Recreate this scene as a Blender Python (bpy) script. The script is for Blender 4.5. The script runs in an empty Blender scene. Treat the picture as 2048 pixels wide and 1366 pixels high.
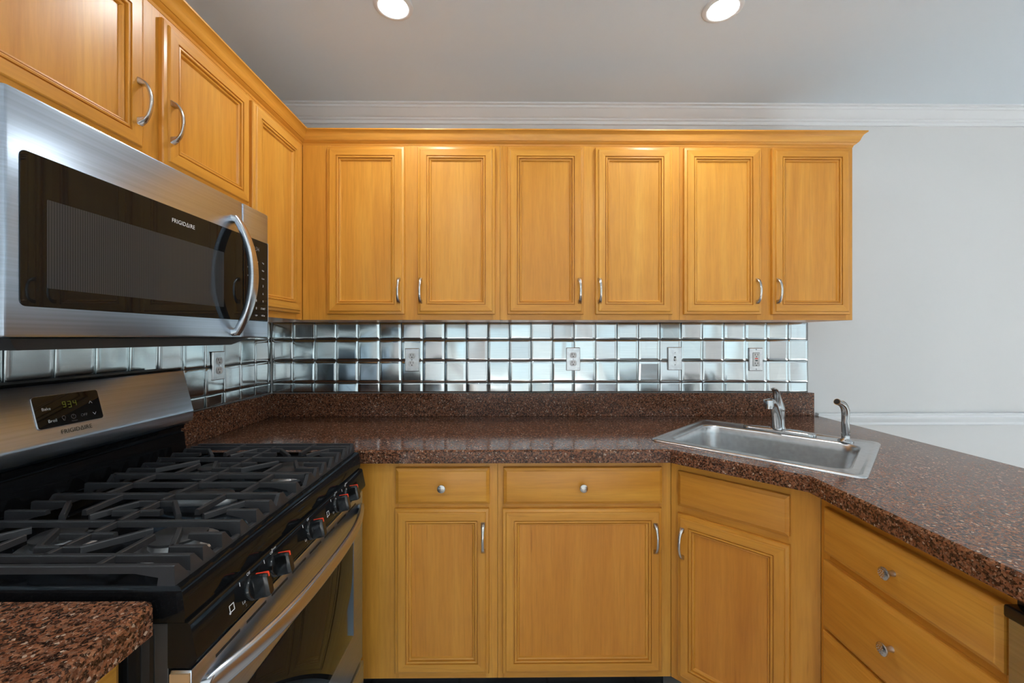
import bpy, bmesh, math, random
from mathutils import Vector, Matrix

sc = bpy.context.scene
COL = sc.collection
random.seed(7)
R = math.radians

# ------------------------------------------------------------------ camera
cam_d = bpy.data.cameras.new('camera')
cam = bpy.data.objects.new('camera', cam_d)
COL.objects.link(cam)
cam.location = (1.185, -2.100, 1.307)
cam.rotation_euler = (R(90), 0, -0.00911)
cam_d.sensor_fit = 'HORIZONTAL'
cam_d.sensor_width = 36.0
cam_d.lens = 36.0 * 836.37 / 2048.0
cam_d.shift_y = -8.5 / 2048.0
cam_d.clip_start = 0.02
sc.camera = cam

# ------------------------------------------------------------------ view, sky, window portals
sc.view_settings.view_transform = 'Standard'
sc.view_settings.look = 'None'
sc.view_settings.gamma = 1.0
sc.view_settings.use_curve_mapping = False
sc.view_settings.exposure = 0.34

SKY = 1.32
LAMP = 172.0
SUN = 46.0
w = bpy.data.worlds.new('world')
sc.world = w
w.use_nodes = True
nt = w.node_tree
nt.nodes.clear()
o_ = nt.nodes.new('ShaderNodeOutputWorld')
bg = nt.nodes.new('ShaderNodeBackground')
tc = nt.nodes.new('ShaderNodeTexCoord')
sx = nt.nodes.new('ShaderNodeSeparateXYZ')
rp = nt.nodes.new('ShaderNodeValToRGB')
mp = nt.nodes.new('ShaderNodeMapRange')
mp.inputs['From Min'].default_value = -0.3
mp.inputs['From Max'].default_value = 0.5
rp.color_ramp.elements[0].position = 0.25
rp.color_ramp.elements[0].color = (0.72, 0.82, 0.85, 1)
rp.color_ramp.elements[1].position = 0.5
rp.color_ramp.elements[1].color = (0.70, 0.90, 1.0, 1)
nt.links.new(tc.outputs['Generated'], sx.inputs[0])
nt.links.new(sx.outputs['Z'], mp.inputs['Value'])
nt.links.new(mp.outputs[0], rp.inputs[0])
nt.links.new(rp.outputs[0], bg.inputs['Color'])
bg.inputs['Strength'].default_value = SKY
nt.links.new(bg.outputs[0], o_.inputs[0])

RX = 4.8      # right wall
FY = -5.0     # wall behind the camera
CZ = 2.445    # ceiling
# openings: (name, wall, lo, hi, z0, z1)
OPEN = [('window_1', 'right', -3.30, -1.30, 0.12, 2.10),
        ('window_2', 'front', 2.55, 4.45, 0.10, 2.15),  # both front windows are unseen, enlarged to throw more frontal light
        ('window_3', 'front', 0.35, 2.25, 0.10, 2.15)]
for (n, wl, a, b, z0, z1) in OPEN:
    ld = bpy.data.lights.new('portal', 'AREA')
    ld.shape = 'RECTANGLE'
    ld.size = b - a
    ld.size_y = z1 - z0
    ld.cycles.is_portal = True
    lo = bpy.data.objects.new('portal', ld)
    COL.objects.link(lo)
    if wl == 'right':
        lo.location = (RX + 0.06, (a + b) / 2, (z0 + z1) / 2)
        lo.rotation_euler = (R(90), 0, R(90))
    else:
        lo.location = ((a + b) / 2, FY - 0.06, (z0 + z1) / 2)
        lo.rotation_euler = (R(90), 0, 0)
        lo.rotation_euler = (R(-90), 0, 0)

sd = bpy.data.lights.new('bounce_sun', 'SUN')  # unseen sun, added so its floor patches bounce light to the ceiling
sd.energy = SUN
sd.angle = 0.01
sd.color = (1.0, 0.96, 0.90)
so = bpy.data.objects.new('bounce_sun', sd)
COL.objects.link(so)
so.rotation_euler = Vector((-0.25, 0.42, -1.0)).to_track_quat('-Z', 'Y').to_euler()

# ------------------------------------------------------------------ materials
def nodes(name):
    m = bpy.data.materials.new(name)
    m.use_nodes = True
    t = m.node_tree
    b = t.nodes['Principled BSDF']
    return m, t, b

def plain(name, col, rough=0.5, metal=0.0, spec=0.5, coat=0.0, emit=None, es=0.0):
    m, t, b = nodes(name)
    b.inputs['Base Color'].default_value = (*col, 1)
    b.inputs['Roughness'].default_value = rough
    b.inputs['Metallic'].default_value = metal
    b.inputs['Specular IOR Level'].default_value = spec
    b.inputs['Coat Weight'].default_value = coat
    b.inputs['Coat Roughness'].default_value = 0.05
    if emit:
        b.inputs['Emission Color'].default_value = (*emit, 1)
        b.inputs['Emission Strength'].default_value = es
    return m

def N(t, typ, **kw):
    n = t.nodes.new(typ)
    for k, v in kw.items():
        setattr(n, k, v)
    return n

def mapped(t, scale, rand=True, src='Object'):
    tc = N(t, 'ShaderNodeTexCoord')
    mp = N(t, 'ShaderNodeMapping')
    mp.inputs['Scale'].default_value = scale
    if rand:
        oi = N(t, 'ShaderNodeObjectInfo')
        mu = N(t, 'ShaderNodeMath', operation='MULTIPLY')
        mu.inputs[1].default_value = 37.0
        t.links.new(oi.outputs['Random'], mu.inputs[0])
        va = N(t, 'ShaderNodeVectorMath', operation='ADD')
        t.links.new(tc.outputs[src], va.inputs[0])
        t.links.new(mu.outputs[0], va.inputs[1])
        t.links.new(va.outputs[0], mp.inputs['Vector'])
    else:
        t.links.new(tc.outputs[src], mp.inputs['Vector'])
    return mp

def noise(t, vec, scale, detail=3.0, rough=0.5, dist=0.0):
    n = N(t, 'ShaderNodeTexNoise')
    n.inputs['Scale'].default_value = scale
    n.inputs['Detail'].default_value = detail
    n.inputs['Roughness'].default_value = rough
    n.inputs['Distortion'].default_value = dist
    t.links.new(vec, n.inputs['Vector'])
    return n

def ramp(t, fac, stops, const=False):
    r = N(t, 'ShaderNodeValToRGB')
    e = r.color_ramp.elements
    while len(e) < len(stops):
        e.new(0.5)
    for i, (p, c) in enumerate(stops):
        e[i].position = p
        e[i].color = (*c, 1)
    if const:
        r.color_ramp.interpolation = 'CONSTANT'
    t.links.new(fac, r.inputs[0])
    return r

def mix(t, a, b, fac, mode='MIX'):
    m = N(t, 'ShaderNodeMix', data_type='RGBA', blend_type=mode)
    if isinstance(fac, float):
        m.inputs[0].default_value = fac
    else:
        t.links.new(fac, m.inputs[0])
    t.links.new(a, m.inputs[6])
    t.links.new(b, m.inputs[7])
    return m.outputs[2]

def wood(name, along, tone=(1, 1, 1)):
    """honey maple; along = axis letter(s) the grain runs in: 'z' or 'xy'"""
    m, t, b = nodes(name)
    lo, hi = 1.0, 14.0
    sc1 = (hi, hi, lo) if along == 'z' else (lo, lo, hi)
    mp = mapped(t, sc1)
    n1 = noise(t, mp.outputs[0], 1.0, 4, 0.55, 0.6)          # broad figure
    n2 = noise(t, mp.outputs[0], 9.0, 3, 0.6, 0.2)           # fine fibres
    c1 = ramp(t, n1.outputs[0], [(p_, tuple(a_ * b_ for a_, b_ in zip(c_, tone))) for p_, c_ in
                                 [(0.30, (0.620, 0.252, 0.028)), (0.52, (0.695, 0.303, 0.038)), (0.72, (0.765, 0.364, 0.054))]])
    c2 = ramp(t, n2.outputs[0], [(0.30, (0.86, 0.83, 0.78)), (0.60, (1, 1, 1))])
    col = mix(t, c1.outputs[0], c2.outputs[0], 0.75, 'MULTIPLY')
    # cathedral lines
    mp2 = mapped(t, (9, 9, 1.1) if along == 'z' else (1.1, 1.1, 9))
    wv = N(t, 'ShaderNodeTexWave', wave_type='RINGS', wave_profile='SAW', rings_direction='SPHERICAL')
    wv.inputs['Scale'].default_value = 1.3
    wv.inputs['Distortion'].default_value = 5.5
    wv.inputs['Detail'].default_value = 2
    wv.inputs['Detail Scale'].default_value = 0.8
    t.links.new(mp2.outputs[0], wv.inputs['Vector'])
    c3 = ramp(t, wv.outputs['Fac'], [(0.0, (1, 1, 1)), (0.82, (1, 1, 1)), (0.95, (0.80, 0.74, 0.66)), (1.0, (1, 1, 1))])
    n3 = noise(t, mp2.outputs[0], 0.7, 2)
    f3 = ramp(t, n3.outputs[0], [(0.45, (0, 0, 0)), (0.65, (0.55, 0.55, 0.55))])
    col = mix(t, col, mix(t, col, c3.outputs[0], 1.0, 'MULTIPLY'), f3.outputs[0])
    # small dark flecks
    n4 = noise(t, mp.outputs[0], 5.0, 2, 0.5, 0.0)
    f4 = ramp(t, n4.outputs[0], [(0.70, (1, 1, 1)), (0.78, (0.74, 0.64, 0.52))])
    col = mix(t, col, f4.outputs[0], 0.7, 'MULTIPLY')
    # one board a little paler or redder than the next
    oi = N(t, 'ShaderNodeObjectInfo')
    f5 = ramp(t, oi.outputs['Random'], [(0.0, (0.93, 0.90, 0.86)), (0.5, (1.0, 1.0, 1.0)), (1.0, (0.98, 1.02, 1.12))])
    col = mix(t, col, f5.outputs[0], 1.0, 'MULTIPLY')
    t.links.new(col, b.inputs['Base Color'])
    b.inputs['Roughness'].default_value = 0.36
    b.inputs['Specular IOR Level'].default_value = 0.4
    b.inputs['Coat Weight'].default_value = 0.10
    b.inputs['Coat Roughness'].default_value = 0.22
    bp = N(t, 'ShaderNodeBump')
    bp.inputs['Strength'].default_value = 0.05
    bp.inputs['Distance'].default_value = 0.002
    t.links.new(n2.outputs[0], bp.inputs['Height'])
    t.links.new(bp.outputs[0], b.inputs['Normal'])
    return m

def stone(name):
    m, t, b = nodes(name)
    mp = mapped(t, (1, 1, 1), rand=False)
    wob = noise(t, mp.outputs[0], 220, 2)
    va = N(t, 'ShaderNodeVectorMath', operation='SCALE')
    va.inputs['Scale'].default_value = 0.004
    t.links.new(wob.outputs['Color'], va.inputs[0])
    ad = N(t, 'ShaderNodeVectorMath', operation='ADD')
    t.links.new(mp.outputs[0], ad.inputs[0])
    t.links.new(va.outputs[0], ad.inputs[1])
    v1 = N(t, 'ShaderNodeTexVoronoi', feature='F1')
    v1.inputs['Scale'].default_value = 235
    t.links.new(ad.outputs[0], v1.inputs['Vector'])
    s1 = N(t, 'ShaderNodeSeparateColor')
    t.links.new(v1.outputs['Color'], s1.inputs[0])
    c1 = ramp(t, s1.outputs[0], [(0.0, (0.005, 0.005, 0.005)), (0.27, (0.040, 0.018, 0.011)), (0.40, (0.140, 0.050, 0.024)),
                                 (0.58, (0.250, 0.092, 0.042)), (0.78, (0.190, 0.096, 0.058)), (0.89, (0.33, 0.150, 0.075)),
                                 (0.975, (0.55, 0.40, 0.29))], True)
    v2 = N(t, 'ShaderNodeTexVoronoi', feature='F1')
    v2.inputs['Scale'].default_value = 620
    t.links.new(ad.outputs[0], v2.inputs['Vector'])
    s2 = N(t, 'ShaderNodeSeparateColor')
    t.links.new(v2.outputs['Color'], s2.inputs[0])
    c2 = ramp(t, s2.outputs[1], [(0.0, (0.018, 0.010, 0.007)), (0.22, (0.11, 0.042, 0.021)), (0.55, (0.22, 0.082, 0.038)),
                                 (0.85, (0.25, 0.130, 0.078)), (0.97, (0.6, 0.48, 0.37))], True)
    col = mix(t, c1.outputs[0], c2.outputs[0], 0.33)
    t.links.new(col, b.inputs['Base Color'])
    b.inputs['Roughness'].default_value = 0.12
    b.inputs['Specular IOR Level'].default_value = 0.28
    return m

def steel(name, col=(0.455, 0.530, 0.620), rough=0.29, aniso=0.4, axis='Z', grain=(2, 2, 260)):
    m, t, b = nodes(name)
    b.inputs['Metallic'].default_value = 1.0
    mp = mapped(t, grain, rand=False)
    n = noise(t, mp.outputs[0], 1.0, 2)
    c = ramp(t, n.outputs[0], [(0.3, tuple(k * 0.90 for k in col)), (0.7, tuple(min(1, k * 1.06) for k in col))])
    t.links.new(c.outputs[0], b.inputs['Base Color'])
    b.inputs['Roughness'].default_value = rough
    b.inputs['Anisotropic'].default_value = aniso
    tg = N(t, 'ShaderNodeTangent', direction_type='RADIAL', axis=axis)
    t.links.new(tg.outputs[0], b.inputs['Tangent'])
    return m

def tile_metal(name):
    m, t, b = nodes(name)
    b.inputs['Metallic'].default_value = 1.0
    g = N(t, 'ShaderNodeNewGeometry')
    c = ramp(t, g.outputs['Random Per Island'], [(0.0, (0.44, 0.475, 0.48)), (0.25, (0.62, 0.685, 0.69)), (0.45, (0.545, 0.545, 0.545)),
                                                 (0.7, (0.66, 0.72, 0.725)), (0.85, (0.48, 0.47, 0.465)), (1.0, (0.60, 0.66, 0.67))])
    mp = mapped(t, (6, 6, 300), rand=False)
    n = noise(t, mp.outputs[0], 1.0, 2)
    c2 = ramp(t, n.outputs[0], [(0.3, (0.93, 0.93, 0.93)), (0.7, (1, 1, 1))])
    col = mix(t, c.outputs[0], c2.outputs[0], 1.0, 'MULTIPLY')
    t.links.new(col, b.inputs['Base Color'])
    gt = N(t, 'ShaderNodeMath', operation='FRACT')
    mu = N(t, 'ShaderNodeMath', operation='MULTIPLY')
    mu.inputs[1].default_value = 7.31
    t.links.new(g.outputs['Random Per Island'], mu.inputs[0])
    t.links.new(mu.outputs[0], gt.inputs[0])
    g2 = N(t, 'ShaderNodeMath', operation='GREATER_THAN')
    g2.inputs[1].default_value = 0.5
    t.links.new(gt.outputs[0], g2.inputs[0])
    q = N(t, 'ShaderNodeMath', operation='MULTIPLY')
    q.inputs[1].default_value = 0.25
    t.links.new(g2.outputs[0], q.inputs[0])
    t.links.new(q.outputs[0], b.inputs['Anisotropic Rotation'])
    b.inputs['Anisotropic'].default_value = 0.5
    b.inputs['Roughness'].default_value = 0.14
    tg = N(t, 'ShaderNodeTangent', direction_type='RADIAL', axis='Z')
    t.links.new(tg.outputs[0], b.inputs['Tangent'])
    return m

def black_gloss(name, base, tint, rough, strength):
    m, t, b = nodes(name)
    b.inputs['Base Color'].default_value = (*base, 1)
    b.inputs['Specular IOR Level'].default_value = 0.0
    b.inputs['Roughness'].default_value = 0.6
    gl = N(t, 'ShaderNodeBsdfGlossy')
    gl.inputs['Color'].default_value = (*tint, 1)
    gl.inputs['Roughness'].default_value = rough
    fr = N(t, 'ShaderNodeFresnel')
    fr.inputs['IOR'].default_value = 1.45
    mu = N(t, 'ShaderNodeMath', operation='MULTIPLY')
    mu.inputs[1].default_value = strength
    t.links.new(fr.outputs[0], mu.inputs[0])
    mx = N(t, 'ShaderNodeMixShader')
    t.links.new(mu.outputs[0], mx.inputs[0])
    t.links.new(b.outputs[0], mx.inputs[1])
    t.links.new(gl.outputs[0], mx.inputs[2])
    t.links.new(mx.outputs[0], t.nodes['Material Output'].inputs['Surface'])
    return m, t, b

def paint(name, col, rough=0.6):
    m, t, b = nodes(name)
    mp = mapped(t, (1, 1, 1), rand=False)
    n = noise(t, mp.outputs[0], 180, 3)
    bp = N(t, 'ShaderNodeBump')
    bp.inputs['Strength'].default_value = 0.04
    bp.inputs['Distance'].default_value = 0.002
    t.links.new(n.outputs[0], bp.inputs['Height'])
    t.links.new(bp.outputs[0], b.inputs['Normal'])
    b.inputs['Base Color'].default_value = (*col, 1)
    b.inputs['Roughness'].default_value = rough
    b.inputs['Specular IOR Level'].default_value = 0.3
    return m

def iron(name):
    m, t, b = nodes(name)
    mp = mapped(t, (1, 1, 1), rand=False)
    n = noise(t, mp.outputs[0], 900, 2)
    bp = N(t, 'ShaderNodeBump')
    bp.inputs['Strength'].default_value = 0.25
    bp.inputs['Distance'].default_value = 0.0006
    t.links.new(n.outputs[0], bp.inputs['Height'])
    t.links.new(bp.outputs[0], b.inputs['Normal'])
    b.inputs['Base Color'].default_value = (0.027, 0.027, 0.029, 1)
    b.inputs['Roughness'].default_value = 0.46
    return m

def floor_mat(name):
    m, t, b = nodes(name)
    mp = mapped(t, (1, 1, 1), rand=False)
    br = N(t, 'ShaderNodeTexBrick')
    br.offset = 0.0
    br.inputs['Scale'].default_value = 3.0
    br.inputs['Brick Width'].default_value = 1.0
    br.inputs['Row Height'].default_value = 1.0
    br.inputs['Color1'].default_value = (0.57, 0.58, 0.59, 1)
    br.inputs['Color2'].default_value = (0.61, 0.62, 0.63, 1)
    br.inputs['Mortar'].default_value = (0.35, 0.34, 0.33, 1)
    br.inputs['Mortar Size'].default_value = 0.012
    t.links.new(mp.outputs[0], br.inputs['Vector'])
    t.links.new(br.outputs['Color'], b.inputs['Base Color'])
    b.inputs['Roughness'].default_value = 0.4
    return m

def screen_mat(name):
    m, t, b = black_gloss(name, (0.03, 0.03, 0.03), (0.68, 0.82, 0.94), 0.03, 0.8)
    mp = mapped(t, (1, 1, 1), rand=False)
    wv = N(t, 'ShaderNodeTexWave', wave_type='BANDS', bands_direction='Y')
    wv.inputs['Scale'].default_value = 70
    t.links.new(mp.outputs[0], wv.inputs['Vector'])
    c = ramp(t, wv.outputs['Fac'], [(0.2, (0.030, 0.030, 0.031)), (0.8, (0.050, 0.050, 0.051))])
    t.links.new(c.outputs[0], b.inputs['Base Color'])
    return m

M = {}
M['wv'] = wood('maple_upright_grain', 'z')
M['wh'] = wood('maple_level_grain', 'xy')
M['wr'] = wood('maple_redder_panel', 'z', (0.975, 0.885, 0.85))  # slightly darker, redder maple for the base door panels
M['stone'] = stone('brown_speckled_stone')
M['steel'] = steel('brushed_steel')
M['steel_dark'] = steel('brushed_steel_handle', (0.52, 0.54, 0.565), 0.26, 0.3)
M['sink'] = steel('satin_sink_steel', (0.60, 0.60, 0.60), 0.27, 0.4, 'Z', (60, 60, 60))
M['chrome'] = steel('brushed_chrome', (0.50, 0.50, 0.50), 0.17, 0.2, 'Z', (40, 40, 40))
M['nickel'] = steel('satin_nickel', (0.58, 0.55, 0.51), 0.26, 0.2, 'Z', (80, 80, 80))
M['tile'] = tile_metal('stainless_tile')
M['joint'] = plain('dark_joint', (0.04, 0.045, 0.047), 0.6)
M['wall'] = paint('white_wall_paint', (0.69, 0.685, 0.68))
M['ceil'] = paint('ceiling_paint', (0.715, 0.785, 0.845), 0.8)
M['trim'] = paint('white_trim_paint', (0.76, 0.775, 0.79), 0.4)
M['floor'] = floor_mat('pale_floor_tile')
M['enamel'] = black_gloss('black_enamel', (0.006, 0.006, 0.0065), (0.68, 0.82, 0.94), 0.07, 0.75)[0]
M['blackglass'] = black_gloss('black_glass', (0.008, 0.008, 0.0085), (0.68, 0.82, 0.94), 0.02, 0.85)[0]
M['screen'] = screen_mat('window_screen')
M['black'] = plain('matt_black', (0.008, 0.008, 0.008), 0.5)
M['knobblack'] = plain('knob_black', (0.007, 0.007, 0.007), 0.16)
M['iron'] = iron('cast_iron')
M['cap'] = plain('burner_cap_black', (0.035, 0.035, 0.036), 0.45)
M['alu'] = plain('burner_aluminium', (0.50, 0.50, 0.50), 0.4, 1.0)
M['kick'] = plain('black_toe_kick', (0.006, 0.006, 0.007), 0.18)
M['white_plastic'] = plain('white_plastic', (0.78, 0.78, 0.77), 0.35)
M['dark_slot'] = plain('dark_slot', (0.012, 0.012, 0.012), 0.6)
M['red'] = plain('red_orange_mark', (0.85, 0.055, 0.02), 0.4)
M['ink_white'] = plain('pale_print', (0.75, 0.75, 0.75), 0.5)
M['ink_grey'] = plain('grey_print', (0.16, 0.16, 0.16), 0.5)
M['ink_black'] = plain('dark_print', (0.02, 0.02, 0.02), 0.5)
M['digit'] = plain('green_digit', (0.02, 0.025, 0.0), 0.4, emit=(0.45, 0.5, 0.02), es=0.10)
M['lens'] = plain('lamp_lens', (0.9, 0.9, 0.9), 0.5, emit=(0.93, 0.98, 1.0), es=LAMP)
M['sidepanel'] = plain('range_side_black', (0.010, 0.010, 0.010), 0.3)
M['copper'] = plain('tan_strip', (0.42, 0.25, 0.12), 0.4)

# ------------------------------------------------------------------ mesh helpers
class MB:
    def __init__(self):
        self.bm = bmesh.new()
        self.mats = []

    def mi(self, key):
        if key not in self.mats:
            self.mats.append(key)
        return self.mats.index(key)

    def v(self, p):
        return self.bm.verts.new(p)

    def face(self, vs, mat):
        try:
            f = self.bm.faces.new(vs)
        except ValueError:
            return None
        f.material_index = self.mi(mat)
        return f

    def poly(self, pts, mat):
        return self.face([self.v(p) for p in pts], mat)

    def box(self, x0, x1, y0, y1, z0, z1, mat, bevel=0.0, seg=2, fr=None):
        P = [(x0, y0, z0), (x1, y0, z0), (x1, y1, z0), (x0, y1, z0), (x0, y0, z1), (x1, y0, z1), (x1, y1, z1), (x0, y1, z1)]
        if fr:
            P = [fr(*p) for p in P]
        vs = [self.v(p) for p in P]
        fs = [self.face([vs[i] for i in q], mat) for q in
              ((0, 3, 2, 1), (4, 5, 6, 7), (0, 1, 5, 4), (1, 2, 6, 5), (2, 3, 7, 6), (3, 0, 4, 7))]
        if bevel:
            es = list({e for f in fs for e in f.edges})
            r = bmesh.ops.bevel(self.bm, geom=es, offset=bevel, segments=seg, profile=0.5, affect='EDGES')
            for f in r['faces']:
                f.material_index = self.mi(mat)
        return vs

    def prism(self, pts, fn, lo, hi, mat, caps=True):
        """pts 2D polygon; fn(p, q, t) -> 3D; extruded t from lo to hi"""
        a = [self.v(fn(p[0], p[1], lo)) for p in pts]
        b = [self.v(fn(p[0], p[1], hi)) for p in pts]
        n = len(pts)
        for i in range(n):
            self.face([a[i], a[(i + 1) % n], b[(i + 1) % n], b[i]], mat)
        if caps:
            self.face(a[::-1], mat)
            self.face(b, mat)

    def loft(self, loops, mat, cap0=True, cap1=True, mats=None):
        L = [[self.v(p) for p in lp] for lp in loops]
        n = len(L[0])
        for k in range(len(L) - 1):
            for i in range(n):
                mm = mats(i) if mats else mat
                self.face([L[k][i], L[k][(i + 1) % n], L[k + 1][(i + 1) % n], L[k + 1][i]], mm)
        if cap0:
            self.face(L[0][::-1], mat)
        if cap1:
            self.face(L[-1], mat)
        return L

    def lathe(self, prof, o, axis=(0, 0, 1), n=24, mat='steel', cap0=True, cap1=True):
        ax = Vector(axis).normalized()
        t = Vector((1, 0, 0)) if abs(ax.x) < 0.9 else Vector((0, 1, 0))
        a = ax.cross(t).normalized()
        b = ax.cross(a)
        o = Vector(o)
        loops = []
        for (r, h) in prof:
            loops.append([o + ax * h + (a * math.cos(2 * math.pi * i / n) + b * math.sin(2 * math.pi * i / n)) * max(r, 1e-5) for i in range(n)])
        self.loft(loops, mat, cap0, cap1)

    def tube(self, pts, radii, mat, n=12, squash=(1, 1), up=(0, 0, 1), square=False):
        pts = [Vector(p) for p in pts]
        loops = []
        for i, p in enumerate(pts):
            d = (pts[min(i + 1, len(pts) - 1)] - pts[max(i - 1, 0)]).normalized()
            u = Vector(up)
            s = d.cross(u)
            if s.length < 1e-4:
                s = d.cross(Vector((1, 0, 0)))
            s.normalize()
            q = s.cross(d).normalized()
            r = radii[i] if isinstance(radii, (list, tuple)) else radii
            ra, rb = (r if isinstance(r, (list, tuple)) else (r * squash[0], r * squash[1]))
            lp = []
            for k in range(n):
                an = 2 * math.pi * (k + 0.5) / n
                c, sn = math.cos(an), math.sin(an)
                if square:
                    e = 0.45
                    c = math.copysign(abs(c) ** e, c)
                    sn = math.copysign(abs(sn) ** e, sn)
                lp.append(p + s * ra * c + q * rb * sn)
            loops.append(lp)
        self.loft(loops, mat)

    def build(self, name, parent=None, sharp=32, recalc=True):
        if recalc:
            bmesh.ops.recalc_face_normals(self.bm, faces=self.bm.faces[:])
        me = bpy.data.meshes.new(name)
        self.bm.to_mesh(me)
        self.bm.free()
        for k in self.mats:
            me.materials.append(M[k])
        for p in me.polygons:
            p.use_smooth = True
        me.set_sharp_from_angle(angle=R(sharp))
        ob = bpy.data.objects.new(name, me)
        COL.objects.link(ob)
        if parent:
            setparent(ob, parent)
        return ob

WLOC = {}
def setparent(ob, parent):
    ob.parent = parent
    ob.matrix_parent_inverse = Matrix.Translation(-Vector(WLOC.get(parent.name, (0, 0, 0))))

def thing(name, label, cat, loc, group=None):
    e = bpy.data.objects.new(name, None)
    e.empty_display_size = 0.05
    COL.objects.link(e)
    e.location = loc
    WLOC[e.name] = tuple(loc)
    tag(e, label, cat, group)
    return e

def tag(o, label, cat, group=None):
    o['label'] = label
    o['category'] = cat
    if group:
        o['group'] = group
    return o

def struct(ob):
    ob['kind'] = 'structure'
    return ob

class Frame:
    """a vertical working plane: a to the viewer's right, b up, c out towards the viewer"""
    def __init__(self, o, r, u=(0, 0, 1)):
        self.o = Vector(o)
        self.r = Vector(r).normalized()
        self.u = Vector(u).normalized()
        self.n = self.r.cross(self.u)

    def __call__(self, a, b, c=0.0):
        return self.o + self.r * a + self.u * b + self.n * c

    def at(self, a, b, c=0.0):
        f = Frame(self(a, b, c), self.r, self.u)
        return f

def txt(mb, body, fr, size, mat, depth=0.0004, align='CENTER', spacing=1.0):
    cu = bpy.data.curves.new('t', 'FONT')
    cu.body = body
    cu.size = size
    cu.align_x = align
    cu.align_y = 'CENTER'
    cu.space_character = spacing
    cu.resolution_u = 3
    ob = bpy.data.objects.new('t', cu)
    COL.objects.link(ob)
    dg = bpy.context.evaluated_depsgraph_get()
    me = bpy.data.meshes.new_from_object(ob.evaluated_get(dg))
    vs = [mb.v(fr(v.co.x, v.co.y, depth)) for v in me.vertices]
    for p in me.polygons:
        mb.face([vs[i] for i in p.vertices], mat)
    bpy.data.objects.remove(ob)
    bpy.data.curves.remove(cu)
    bpy.data.meshes.remove(me)

def letter(name, par, body, fr, size, mat, **kw):
    mb = MB()
    txt(mb, body, fr, size, mat, **kw)
    ob = mb.build(name, recalc=False)
    ob.parent = par
    ob.matrix_parent_inverse = Matrix.Identity(4)
    return ob

def rrect(cx, cy, hx, hy, r, n=6):
    out = []
    for (sx_, sy_, a0) in ((1, 1, 0), (-1, 1, 90), (-1, -1, 180), (1, -1, 270)):
        for k in range(n + 1):
            a = R(a0 + 90 * k / n)
            out.append((cx + sx_ * (hx - r) + r * math.cos(a), cy + sy_ * (hy - r) + r * math.sin(a)))
    return out

def rpanel(mb, fr, a0, a1, b0, b1, r, c0, c1, mat, bev=0.0):
    """rounded rectangular plate on a frame from depth c0 to c1"""
    ca, cb, ha, hb = (a0 + a1) / 2, (b0 + b1) / 2, (a1 - a0) / 2, (b1 - b0) / 2
    loops = [[fr(p[0], p[1], c0) for p in rrect(ca, cb, ha, hb, r)]]
    if bev:
        loops.append([fr(p[0], p[1], c1 - bev) for p in rrect(ca, cb, ha, hb, r)])
        loops.append([fr(p[0], p[1], c1) for p in rrect(ca, cb, ha - bev, hb - bev, max(r - bev, 1e-4))])
    else:
        loops.append([fr(p[0], p[1], c1) for p in rrect(ca, cb, ha, hb, r)])
    mb.loft(loops, mat)

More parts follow.
